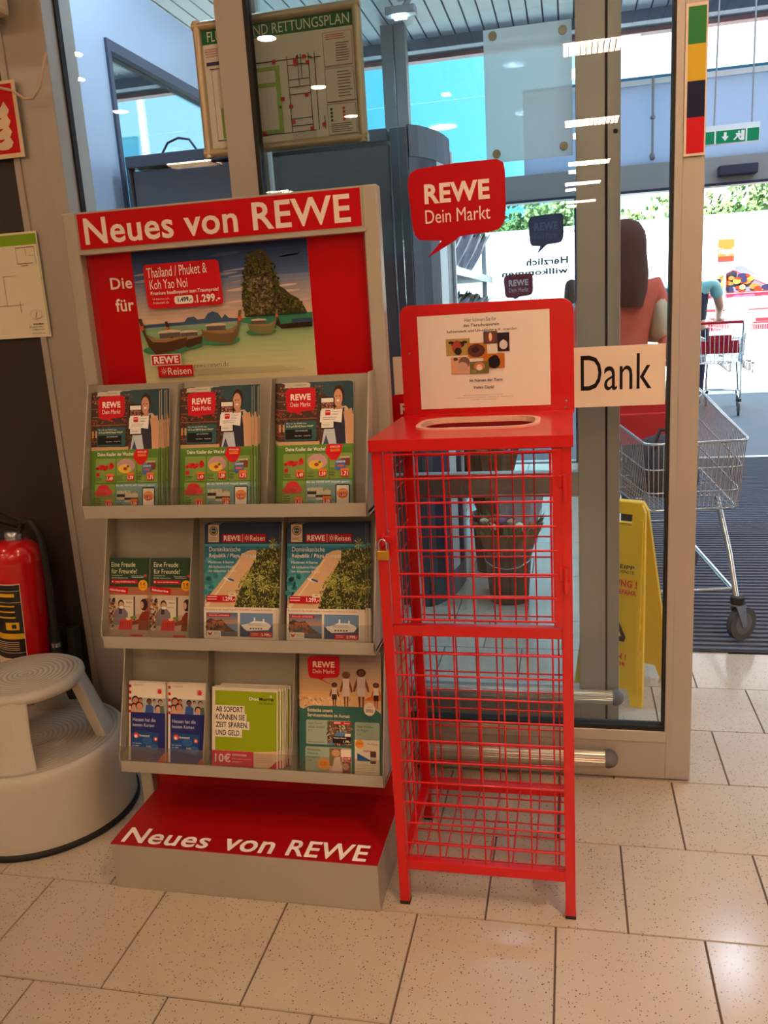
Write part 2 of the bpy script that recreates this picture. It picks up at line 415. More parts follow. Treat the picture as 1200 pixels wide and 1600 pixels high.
# ---- second leaf behind
d2 = empty('door_2', (0, 2.55, 0)); tag(d2, kind='structure')
st = MB(); st.box(.020, .098, 0, .045, .006, 2.36, DOORM); st.box(.104, .139, -.004, .045, .006, 2.36, DOORM); st.box(.098, .104, .006, .04, .006, 2.36, BLACKR)
st.build('door_stile', d2, .0015)
st = MB(); st.box(-.95, -.87, 0, .045, .006, 2.36, DOORM); st.build('door_stile', d2, .0015)
st = MB(); st.box(-.87, .020, 0, .045, .745, .820, DOORM); st.build('cross_rail', d2, .0015)
st = MB(); st.box(-.87, .020, 0, .045, .006, .115, DOORM); st.build('bottom_rail', d2, .0015)
box_obj('pane', -.87, .020, .018, .024, .115, 2.36, GLASS, d2)
bumper(d2, -.85, .128, -.018, .10)
kn = MB(); kn.ico((.125, -.006, 1.76), .006, BLACKR, 2); kn.build('keyhole', d2)

# ---- lobby: left side wall with window, canopy of slats, outer wall
lw = MB(); X = -1.95
lw.box(X-.08, X, 2.4, 3.68, 0, 2.84, LOBW); lw.box(X-.08, X, 3.68, 7.2, 2.54, 2.84, LOBW); lw.box(X-.08, X, 3.68, 7.2, 0, .9, LOBW)
tag(lw.build('wall_lobby'), kind='structure')
w2 = empty('window_2', (X, 3.68, .9)); tag(w2, kind='structure')
f_ = MB(); f_.box(-.06, .012, 0, 3.5, 1.60, 1.645, mat('slate_frame', (66, 78, 100), .5, .2)); f_.box(-.06, .012, 0, .03, 0, 1.6, MATS['slate_frame']); f_.build('window_frame', w2)
box_obj('pane', -.03, -.024, .03, 3.5, 0, 1.60, GLASS, w2)

can = empty('canopy', (0, 5, 3.50)); tag(can, kind='structure')
sb = MB(); sb.box(-.052, .052, -2.7, 2.7, 0, .012, SLATM); slat0 = sb.build('slat', can)
for i in range(72):
    o = slat0 if i == 0 else slat0.copy()
    if i: COL.objects.link(o); o.parent = can
    o.location = (-5.2+i*.118, 0, random.uniform(-.002, .002))
box_obj('deck', -9, 9, -2.75, 3.25, .015, .10, mat('canopy_deck', (96, 108, 122), .8), can)
box_obj('beam', -9, 9, 2.60, 2.70, -.085, .0, mat('canopy_beam', (108, 122, 148), .5), can)
box_obj('fascia', -9, 9, 3.15, 3.25, -.02, .22, PINK, can)

w3 = empty('wall_outer', (0, 7.2, 0)); tag(w3, kind='structure')
f_ = MB(); f_.box(-6, 4.2, -.06, .06, 2.11, 2.30, FRAMEO); f_.box(-6, 4.2, -.07, .05, 2.095, 2.115, KNAVY); f_.build('transom', w3)
f_ = MB(); f_.box(-1.43, -1.33, -.05, .05, 0, 3.6, FRAMEO); f_.box(-1.32, -1.235, -.06, .05, 0, 3.6, FRAMEO); f_.build('mullion', w3)
f_ = MB(); f_.box(.04, .085, -.05, .05, 0, 2.11, KNAVY); f_.build('jamb', w3)
f_ = MB(); f_.box(2.75, 2.85, -.05, .05, 0, 3.6, FRAMEO); f_.build('mullion', w3)
box_obj('frosted_panel', -.34, 4.2, -.02, .02, 2.30, 2.86, FROST, w3)
f_ = MB(); f_.box(-.34, 4.2, -.03, .03, 2.86, 2.90, WHITEM); f_.box(-.34, 4.2, -.03, .03, 2.90, 2.92, mat('teal_trim', (30, 120, 160), .5)); f_.build('panel_trim', w3)
box_obj('pane', -6, .04, -.006, .006, 0.02, 2.10, GLASS, w3)
box_obj('pane', -6, 4.2, -.006, .006, 2.92, 3.6, GLASS, w3)
box_obj('pane', -6, -.34, -.006, .006, 2.30, 2.92, GLASS, w3)
sd = MB(); sd.box(1.09, 1.36, -.16, -.06, 2.155, 2.225, KNAVY); so = sd.build('door_sensor', None, .006, (0, 7.2, 0)); tag(so, 'flat dark sensor box on the grey transom over the outer door', 'sensor')
# exit sign on rods
ex = empty('exit_sign', (.99, 6.0, 2.27)); tag(ex, 'green emergency exit sign hanging on thin rods before the outer door', 'sign')
e_ = MB(); e_.box(-.17, .165, -.02, .02, -.055, .055, WHITEM); e_.build('sign_body', ex)
A = Art(.325, .078, .0004); GR = (20, 130, 84)
A.rect(0, 0, 1, 1, WH); A.rect(0, .06, .20, 1, GR); A.rect(.23, .06, .76, 1, GR); A.rect(.79, .06, 1, 1, GR)
A.poly([(.37, .2), (.42, .2), (.42, .5), (.46, .5), (.395, .85), (.33, .5), (.37, .5)], WH)
A.ell(.64, .24, .018, .07, WH); A.poly([(.58, .35), (.66, .32), (.69, .55), (.65, .62), (.70, .85), (.66, .88), (.62, .62), (.57, .85), (.54, .8), (.60, .55)], WH); A.rect(.68, .15, .74, .9, WH)
A.build('sign_face', ex, (-.165, -.0205, -.052))
e_ = MB(); e_.tube([(-.10, 0, .055), (-.08, 0, 1.33)], .005, FRAMEO, 6); e_.build('rod', ex)
e_ = MB(); e_.tube([(.12, 0, .055), (.12, 0, 1.33)], .005, FRAMEO, 6); e_.build('rod', ex)
rd = MB(); rd.tube([(.62, 7.12, 2.33), (.62, 7.12, 2.9)], .010, FRAMEO, 6); rd.tube([(.62, 7.12, 2.33), (.62, 7.15, 2.36)], .02, FRAMEO, 6); rd.ico((.62, 7.12, 2.62), .022, FRAMEO, 1)
tag(rd.build('locking_rod'), 'vertical locking rod on the blue grey panel above the outer doors', 'rod')
# lobby ceiling lights: two round downlights, five more added as fill, a flood light
EM_C = mat('lamp_cool', (255, 250, 240), .5, emit=((.66, .82, 1.0), 85))
def downlight(loc, r, m, label, grp):
    t_ = empty('downlight', loc); tag(t_, label, 'lamp', grp)
    q = MB(); q.lathe([(r, 0), (r+.014, -.006), (r+.014, .0)], WHITEM, 24); q.build('rim', t_)
    q = MB(); q.lathe([(.0001, -.001), (r, -.001)], m, 24); q.build('lens', t_); return t_
fl = empty('floodlight', (-1.00, 6.1, 3.27)); tag(fl, 'small grey flood light fixed below the slatted canopy', 'lamp')
q = MB(); q.box(-.10, .10, -.05, .05, .05, .13, FRAMEO); q.tube([(0,0,.12),(0,0,.22)], .02, FRAMEO); q.build('housing', fl, .01)
q = MB(); q.box(-.17, .03, -.06, .04, -.05, .0, FRAMEO); q.tube([(-.05,0,0),(0,0,.06)], .02, FRAMEO); q.build('bracket', fl, .01)
q = MB(); q.box(-.12, -.04, -.05, .03, -.062, -.05, EM_C); q.build('lens', fl)
for x, y, nm in ((-.486, 5.69, 'above the flower cabinet'), (1.126, 5.65, 'above the entrance mat'), (-.44, 3.6, 'added as fill near the rear door leaf'), (1.02, 3.6, 'added as fill over the near shopping cart'), (2.4, 5.0, 'added as fill right of the entrance mat'), (2.4, 3.6, 'added as fill at the right end of the lobby'), (-1.5, 3.3, 'added as fill in front of the flower cabinet')):  # all but the first two are added to brighten the lobby
    downlight((x, y, 3.49), .105 if y > 5.5 else .17, EM_C, f'round lobby downlight in the canopy, {nm}', 'lobby downlights')

# ---- shop lighting (outside the frame; some seen as reflections, some added as fill)
EM_W = mat('lamp_warm', (255, 220, 180), .5, emit=(WARM, LAMP*2.2))
LOUV = mat('louvre_blade', (210, 205, 200), .3, .6)
ORD = ['first', 'second', 'third', 'fourth', 'fifth', 'sixth', 'seventh', 'eighth', 'ninth', 'tenth', 'eleventh', 'twelfth']
for k, (x, y) in enumerate([(.22, -2.0), (.22, -4.55), (.25, -7.1), (.2, -9.0), (.2, -11.4), (2.6, -2.0), (2.6, -4.55), (-3.9, -4.4), (-3.9, -7.1), (2.6, -7.1), (4.3, -5.8), (4.3, -8.4), (.9, .35)]):  # side rows and the one by the doors are added fill for the stand
    t_ = empty('ceiling_luminaire', (x, y, 3.0)); tag(t_, 'recessed louvred ceiling light of the shop, '+('added as fill nearest the doors' if y > 0 else ORD[int(-y//1.1)]+' row back')+(' on the left, added as fill' if x < -1 else ' at the far right, added as fill' if x > 4 else ' on the right, added as fill' if x > 1 else ' in the centre row'), 'lamp', 'louvred ceiling lights')
    q = MB(); q.box(-.27, .27, -.17, .17, -.012, .0, WHITEM); q.build('housing', t_)
    q = MB(); q.box(-.25, .25, -.15, .15, -.016, -.013, EM_W); q.build('diffuser', t_)
    q = MB()
    for i in range(14): xx = -.25+i*.5/13; q.box(xx-.004, xx+.004, -.15, .15, -.035, -.016, LOUV)
    q.build('louvre', t_)
for k, (x, y) in enumerate([(-1.8, -.97), (-1.83, -2.2), (-1.84, -3.24), (-3.0, -.63), (-3.28, -1.12), (-3.47, -2.06), (1.6, -.6), (1.6, .9), (-2.6, 1.2), (-.4, 1.35)]):
    downlight((x, y, 2.998), .055, mat('lamp_warm_spot', (255, 220, 180), .5, emit=(WARM, LAMP*4)), f'round recessed downlight, {ORD[k]} of the ten in the shop ceiling', 'shop downlights')
# =================================================================== DISPLAY STAND
stand = empty('brochure_stand', (-.762, 1.78, 0)); tag(stand, 'tall grey brochure display stand with red header and three tiers of racks', 'display stand')
SX, SY = -.762, 1.78
def sloc(x, y, z): return (x-SX, y-SY, z)
def sbox(name, x0, x1, y0, y1, z0, z1, m, bev=0.0, parent=None):
    return box_obj(name, x0-SX, x1-SX, y0-SY, y1-SY, z0, z1, m, parent or stand, bev)
pl = sbox('plinth', -1.091, -.432, 1.598, 1.955, 0, .119, PLINTH, .002)
q = MB(); q.box(-.329, .330, -.182, .175, .1185, .121, REDL); pt = q.build('plinth_top', stand)
for wd_, u0_, u1_ in (('Neues', .035, .37), ('von', .425, .615), ('REWE', .665, .955)):
    A = Art(.66, .075, .0003); A.text(wd_, u0_, .14 if wd_ != 'von' else .33, u1_, .93, WH, 1); A.build('lettering', pt, sloc(-1.092, 1.600, .1213), (-math.pi/2, 0, 0))
for x0, x1 in ((-1.143, -1.109), (-.430, -.397)):
    sbox('post', x0, x1, 1.852, 1.888, 0, 1.586, STAND, .003)
sbox('header_board', -1.109, -.424, 1.855, 1.885, 1.500, 1.586, STAND, .001)
A = Art(.672, .078, .0003); A.rect(0, 0, 1, 1, (188, 4, 16)); A.text('Neues von REWE', .022, .13, .965, .88, (240, 226, 210), 1)
A.build('header_print', stand, sloc(-1.106, 1.8545, 1.504))
sbox('ledge', -1.109, -.424, 1.848, 1.885, 1.492, 1.500, STAND)
sbox('back_board', -1.109, -.424, 1.876, 1.886, .10, 1.492, mat('back_board_red', (170, 14, 20), .4))
# upper red board with the poster
A = Art(.656, .312, .0002); A.rect(0, 0, 1, 1, (180, 4, 14))
A.text('Die', .060, .18, .145, .265, (240, 226, 210), 1); A.text('für', .070, .335, .142, .43, (240, 226, 210), 1)
A.build('red_board', stand, sloc(-1.094, 1.8755, 1.182))
post_ = empty('travel_poster', (-.993, 1.8750, 1.188)); tag(post_, 'travel poster of a green karst island and wooden boats on the red board', 'poster')
A = Art(.427, .303, .00012)
A.grad(0, 0, 1, .24, (22, 42, 82), (84, 104, 146), 10); A.grad(0, .24, 1, .54, (110, 122, 150), (226, 188, 160), 10)
A.grad(0, .54, 1, .60, (160, 168, 160), (128, 168, 128), 3); A.grad(0, .60, 1, 1, (140, 176, 130), (230, 214, 166), 10)
for i in range(34):
    ru = random.uniform(.05, .14); u = random.uniform(ru, 1-ru); v = random.uniform(.05, .47)
    A.ell(u, v, ru, random.uniform(.006, .014), (60, 78, 116) if v < .16 else (146, 148, 168) if v < .3 else (214, 184, 170), 12, i % 6 == 0, -.06)
A.poly([(0, .555), (.06, .545), (.27, .54), (.29, .51), (.33, .505), (.35, .53), (.39, .525), (.41, .49), (.44, .475), (.47, .49), (.49, .53), (.51, .50), (.53, .53), (.60, .54), (.60, .555), (0, .57)], (62, 88, 116))
kar = [(.625, .535), (.615, .40), (.625, .33), (.635, .26), (.645, .18), (.665, .12), (.69, .075), (.72, .055), (.755, .05), (.78, .085), (.795, .14), (.80, .20), (.825, .26), (.83, .32), (.86, .35), (.89, .39), (.93, .42), (.955, .47), (.975, .53)]
A.poly([(.60, .54), (1, .525), (1, .60), (.70, .605), (.60, .57)], (60, 132, 100))
A.poly(kar, (70, 62, 42))
def ins(u, v):
    l = .620+.04*max(0, (.30-v)/.25); r = .80+.035*min(1, v/.3) if v > .16 else .745+.3*(v-.05)
    return (l < u < r and .075 < v < .525) or (.82 <= u < .96 and v > .37+.75*(u-.84) and v < .525)
A.speck(.6, .06, .97, .53, 1500, [(64, 72, 28), (92, 96, 38), (44, 46, 22), (112, 112, 52), (84, 70, 48), (36, 34, 20)], .0012, .0034, ins)
A.speck(.66, .25, .79, .52, 160, [(140, 122, 96), (104, 88, 68)], .001, .0026, ins, 2.4)
A.rect(.63, .525, .97, .535, (36, 60, 40))
def boat(u, v, s_, fl_, c=(84, 60, 40)):
    def P(l): return [(u+fl_*a*s_, v+b_*s_) for a, b_ in l]
    A.ell(u-.01, v+.05*s_, .12*s_, .035*s_, (64, 128, 92), 16)
    A.poly(P([(-.135, -.17), (-.115, -.17), (-.100, -.055), (-.05, -.025), (.09, -.03), (.115, -.045), (.105, .035), (.03, .065), (-.06, .08), (-.095, .02), (-.115, -.06)]), c)
    A.poly(P([(-.10, -.05), (-.05, -.025), (.09, -.03), (.11, -.04), (.11, -.025), (.0, .0), (-.07, -.005)]), (150, 118, 82))
    A.poly(P([(-.035, -.075), (.03, -.085), (.085, -.075), (.085, -.065), (-.035, -.062)]), (216, 196, 164))
    A.poly(P([(-.03, -.062), (.08, -.062), (.08, -.035), (-.03, -.03)]), (96, 84, 84))
    A.poly(P([(-.13, -.12), (-.11, -.12), (-.11, -.09), (-.128, -.09)]), (206, 90, 60))
boat(.72, .61, .72, -1, (120, 116, 74)); boat(.48, .645, .98, -1, (112, 90, 56)); boat(.275, .675, .86, 1, (72, 48, 32)); boat(.155, .685, 1.12, 1, (80, 52, 34))
A.poly([(.80, .60), (.815, .545), (.825, .60), (1.0, .595), (1.0, .63), (.83, .635)], (50, 36, 28)); A.rect(.89, .565, 1, .595, (60, 74, 104))
A.rrect(.07, .10, .51, .43, .010, (200, 22, 32), .02)
A.text('Thailand / Phuket &', .09, .125, .44, .20, WH, 0, tilt=-.01); A.text('Koh Yao Noi', .10, .215, .32, .285, WH, 0)
A.text('Premium Inselhopping zum Traumpreis!', .10, .30, .495, .335, WH, 1); A.text('10 Nächte p.P.,', .11, .352, .21, .368, WH, 0); A.text('Frühstück ab', .11, .378, .20, .394, WH, 0)
A.rrect(.235, .345, .345, .405, .006, WH); A.text('1.499,-', .255, .355, .335, .395, BLK, 2); A.text('1.299.-', .365, .345, .50, .405, WH, 2); A.text('€', .35, .39, .36, .405, WH, 1)
A.rect(.055, .775, .235, .86, WH); A.rect(.06, .78, .23, .855, (196, 20, 30)); A.text('REWE', .072, .79, .22, .845, WH, 2)
A.rect(.09, .865, .30, .95, (196, 20, 30)); A.sun(.125, .905, .009, WH); A.text('Reisen', .15, .88, .288, .935, WH, 0)
A.text('rewe-reisen.de', .312, .857, .515, .892, (246, 240, 220), 0); A.text('rewe-reisen.de', .31, .855, .513, .89, (96, 84, 60), 0)
A.lines(.315, .905, .955, .955, 6, (160, 150, 120), .3)
A.build('poster_print', post_)
q = MB(); q.box(0, .427, .0001, .0006, 0, .303, PAPER); q.build('poster_sheet', post_)

# racks
LEAN = R(15)
racks = []
for zi, (xl, xr) in ((.908, (-1.100, -.424)), (.590, (-1.098, -.428)), (.262, (-1.098, -.428))):
    rk = empty('rack', sloc(0, 1.70, zi)); rk.parent = stand; racks.append(rk)
    a, b_ = xl, xr
    q = MB(); q.box(a, b_, 0, .125, -.004, .004, STANDI); q.box(a, b_, -.004, 0, -.008, .022, STAND); q.build('tray', rk, .001)
    q = MB(); q.prism([(.052, .0), (.056, .0), (.056+.285*math.tan(LEAN), .285), (.052+.285*math.tan(LEAN), .285)], a, b_, STANDI, 'x'); q.build('rack_back', rk)
    for x in (a, b_-.003):
        q = MB(); q.prism([(-.004, -.008), (.125, -.008), (.150, .290), (.092, .290), (-.004, .03)], x, x+.003, STAND, 'x'); q.build('side_panel', rk)
    for k in (1, 2):
        x = a+(b_-a)*k/3; q = MB(); q.prism([(.0, .004), (.054, .004), (.054+.283*math.tan(LEAN), .283), (.095, .283), (.0, .04)], x-.0015, x+.0015, STANDI, 'x'); q.build('divider', rk)
    q = MB(); q.box(a+.004, b_-.004, -.0035, -.0015, .022, .062, ACRYL); q.build('acrylic_lip', rk)
    for x in (a+.01, b_-.02):
        q = MB(); q.tube([(x, .10, .0), (x, .155, .05)], .004, STAND, 6); q.build('support_arm', rk)

# ---- brochures
def page_block(W_, H_, T_, m, name='pages'):
    q = MB(); q.box(0, W_, .0003, T_, 0, H_, m); return q
def art_weekly():
    A = Art(.172, .272, .00006)
    A.rect(0, 0, 1, 1, (74, 52, 42)); A.poly([(.33, 0), (1, 0), (1, .30), (.62, .09), (.45, .05)], (52, 78, 84)); A.rect(.86, .0, 1, .30, (46, 70, 78))
    A.speck(.0, .02, .60, .50, 260, [(120, 76, 50), (52, 36, 32), (160, 112, 70), (92, 62, 48), (176, 60, 50)], .001, .003)
    A.l += 1
    for i in range(6): A.rect(.0, .07+.07*i, .52, .076+.07*i, (150, 100, 68), False)
    for i in range(9): A.rect(.01+i*.05, .33, .035+i*.05, .39, (214, 170, 110), False)
    A.rect(0, .47, .55, .50, (206, 168, 128)); A.rect(.09, .0, .43, .032, (200, 190, 170)); A.text('Prospekt gültig ab 08.08.', .22, .006, .38, .016, BLK, 0)
    # smiling man in an apron
    A.poly([(.62, .50), (.66, .30), (.72, .21), (.90, .19), (1.0, .26), (1.0, .50)], (206, 176, 140)); A.poly([(.70, .50), (.74, .26), (.88, .20), (.90, .50)], (48, 46, 62))
    A.poly([(.58, .50), (.62, .36), (.74, .33), (.78, .50)], (196, 204, 214)); A.poly([(.60, .50), (.64, .42), (.68, .50)], (66, 74, 110))
    A.rect(.78, .16, .85, .22, (196, 138, 108)); A.ell(.81, .105, .072, .085, (60, 38, 30)); A.ell(.80, .125, .058, .072, (206, 150, 118)); A.ell(.80, .147, .02, .008, WH)
    for uu in (.778, .82): A.ell(uu, .112, .008, .005, BLK)
    A.poly([(.87, .24), (.98, .21), (1, .30), (1, .50), (.93, .50)], (206, 158, 120))
    A.bubble(.10, .035, .50, .235, (.385, .27), (200, 18, 34))
    A.rrect(.565, .115, .755, .375, .004, BLK); A.rect(.58, .125, .74, .365, WH); A.rect(.58, .16, .74, .21, (120, 70, 60)); A.speck(.58, .165, .74, .21, 30, [(206, 150, 120), (60, 40, 40)], .001, .002)
    A.poly([(.57, .225), (.86, .215), (.845, .325), (.74, .315), (.56, .32)], (248, 244, 236)); A.rrect(.63, .222, .70, .265, .002, (206, 24, 40)); A.text('Coupon', .72, .23, .82, .24, BLK, 1)
    A.text('REWE', .637, .232, .693, .242, WH, 2); A.lines(.72, .25, .82, .27, 2, (150, 150, 150)); A.lines(.60, .28, .80, .31, 2, (170, 170, 170)); A.lines(.60, .34, .72, .352, 1, (150, 150, 150))
    A.rrect(.09, .305, .515, .465, .003, (52, 92, 92)); A.text('Nur mit der REWE App', .115, .318, .38, .332, WH, 0); A.text('10 % auf REWE Beste Wahl!*', .115, .338, .475, .354, (236, 226, 170), 1)
    A.rrect(.10, .372, .455, .452, .002, (26, 22, 22)); A.text('JETZT RUNTERLADEN', .235, .380, .40, .39, WH, 1); A.text('App Store', .225, .42, .32, .430, WH, 0); A.text('Google Play', .345, .42, .44, .430, WH, 0)
    A.rect(0, .502, 1, 1, (88, 128, 44)); A.poly([(0, .50), (.5, .497), (1, .495), (1, .52), (0, .52)], (96, 138, 48))
    A.text('Deine Knaller der Woche!', .105, .518, .635, .548, WH, 1)
    for u0, v0, u1, v1 in ((.075, .57, .37, .775), (.385, .57, .675, .775), (.69, .57, .985, .775), (.065, .787, .365, 1.0)): A.rrect(u0, v0, u1, v1, .003, (128, 156, 74))
    A.rrect(.375, .785, .985, 1.0, .003, (120, 160, 160))
    A.poly([(.67, .497), (.86, .50), (.84, .575), (.78, .625), (.71, .625), (.63, .565)], (206, 20, 32)); A.text('KNALLER', .70, .512, .83, .526, WH, 1); A.rect(.70, .535, .82, .556, (236, 150, 50)); A.text('PREISE', .71, .538, .81, .552, RED, 1)
    for i in range(14): A.ell(.10+.265*random.random()*.9, .615+.05*random.random(), .026, .014, random.choice([(214, 30, 36), (190, 20, 26)]), 10)
    A.ell(.53, .635, .13, .062, (190, 150, 150)); A.ell(.51, .66, .095, .037, (228, 190, 70)); A.ell(.52, .66, .03, .014, (176, 50, 30)); A.ell(.56, .64, .02, .01, (70, 110, 40))
    A.rrect(.84, .60, .96, .67, .002, (122, 62, 44)); A.rrect(.77, .625, .90, .71, .002, (70, 110, 170)); A.rect(.79, .665, .88, .68, (220, 96, 60)); A.text('CHOVI', .78, .632, .895, .648, WH, 2); A.text('CHOVI', .83, .597, .955, .612, WH, 2)
    A.ell(.20, .83, .09, .038, (206, 40, 48)); A.ell(.13, .865, .06, .024, (198, 36, 40)); A.ell(.27, .86, .06, .028, (216, 52, 54)); A.ell(.20, .87, .05, .02, (186, 26, 34))
    A.rrect(.09, .69, .14, .72, .001, RED)
    A.rrect(.40, .845, .60, .92, .003, (206, 200, 180)); A.rrect(.51, .865, .71, .945, .003, (206, 200, 180)); A.rect(.40, .875, .52, .90, BLK); A.rect(.51, .905, .71, .925, BLK); A.speck(.41, .845, .70, .875, 20, [(150, 160, 100), (220, 190, 110)], .001, .002)
    A.text('Mit der REWE APP doppelt sparen.', .39, .793, .96, .812, WH, 1)
    A.rrect(.77, .82, .96, 1.0, .003, BLK); A.rect(.785, .83, .945, 1.0, WH); A.ell(.865, .895, .075, .042, (240, 140, 40)); A.text('Spare mit', .81, .868, .92, .878, WH, 1); A.rrect(.82, .89, .91, .925, .002, RED); A.text('1.51', .83, .896, .90, .918, WH, 2); A.rect(.785, .975, .945, .99, (206, 60, 70))
    for u, v, s_ in ((.22, .705, '1.49'), (.52, .70, '1.59'), (.81, .70, '1.71'), (.20, .925, '1.11'), (.575, .92, '1.59')):
        A.rrect(u+.03, v-.005, u+.135, v+.02, .0015, (232, 120, 40)); A.rrect(u+.03, v+.015, u+.135, v+.06, .002, (208, 34, 28)); A.text(s_, u+.042, v+.02, u+.122, v+.052, WH, 2)
    A.lines(.09, .735, .20, .765, 3, (60, 80, 40)); A.lines(.40, .72, .50, .765, 4, (60, 80, 40)); A.lines(.70, .69, .78, .765, 6, (60, 80, 40)); A.lines(.08, .91, .18, .985, 4, (60, 80, 40)); A.lines(.40, .95, .50, .985, 3, (60, 80, 80))
    return A
def art_gift():
    A = Art(.107, .190, .00006); A.rect(0, 0, 1, 1, (46, 70, 50)); A.rect(0, .37, 1, 1, (196, 160, 132))
    A.text('Eine Freude', .07, .045, .66, .105, (238, 232, 196), 0); A.text('für Freunde!', .07, .13, .70, .19, (238, 232, 196), 0)
    A.text('Verschenke den', .07, .205, .34, .22, (220, 224, 200), 0); A.text('REWE Abholservice', .07, .237, .48, .252, (220, 224, 200), 0)
    A.text('Deine Bestellung', .56, .215, .88, .228, WH, 0); A.ell(.91, .215, .035, .02, (214, 50, 50)); A.lines(.58, .238, .9, .25, 1, WH)
    A.rect(.06, .27, .72, .318, (196, 18, 36)); A.text('rewe.de/abholservice', .16, .284, .66, .302, WH, 1); A.ell(.10, .293, .02, .01, WH)
    A.rect(0, .36, 1, .46, (176, 110, 76)); A.rect(.05, .46, .95, .70, (206, 190, 168)); A.rect(.33, .52, .62, .76, (224, 214, 186)); A.rect(.62, .48, .66, .78, (90, 70, 64))
    A.text('FRISCH', .44, .545, .58, .565, (90, 80, 80), 1); A.text('Pizza', .38, .60, .55, .615, (110, 100, 90), 0)
    A.speck(0, .50, .16, .90, 70, [(60, 50, 48), (196, 150, 70), (220, 210, 200), (150, 70, 40)], .002, .004); A.rect(.9, .50, 1.0, .95, (150, 96, 70))
    A.poly([(.12, .84), (.14, .68), (.24, .62), (.38, .62), (.48, .68), (.50, .84)], (128, 116, 120)); A.rect(.26, .62, .34, .70, (70, 52, 60))
    A.ell(.315, .575, .075, .055, (70, 44, 36)); A.ell(.32, .59, .06, .045, (206, 158, 128)); A.rrect(.27, .60, .38, .635, .003, WH)
    A.poly([(.74, .92), (.76, .74), (.84, .67), (1.0, .66), (1.0, .92)], (132, 50, 32)); A.poly([(.56, .80), (.76, .76), (.80, .82), (.58, .84)], (132, 50, 32)); A.ell(.88, .58, .095, .075, (54, 32, 34)); A.ell(.83, .585, .045, .045, (206, 158, 128))
    A.poly([(.30, .77), (.60, .77), (.58, .90), (.25, .90)], (214, 30, 30)); A.l += 1
    for i in range(5): A.rect(.30+i*.055, .79, .325+i*.055, .88, (170, 14, 18), False)
    A.ell(.62, .745, .08, .02, (110, 140, 60)); A.ell(.5, .76, .06, .018, (226, 200, 160)); A.rect(0, .90, 1, 1, (176, 146, 126)); A.rect(.55, .955, .85, 1.0, (206, 40, 46))
    A.poly([(.0, .345), (.50, .375), (.48, .45), (.0, .415)], (206, 20, 34)); A.text('Abholservice', .03, .375, .43, .405, WH, 2, tilt=.02)
    A.ell(.86, .335, .115, .068, (236, 168, 40)); A.text('5 €', .79, .30, .92, .34, (54, 34, 30), 1); A.lines(.79, .355, .93, .375, 2, (120, 70, 20)); return A
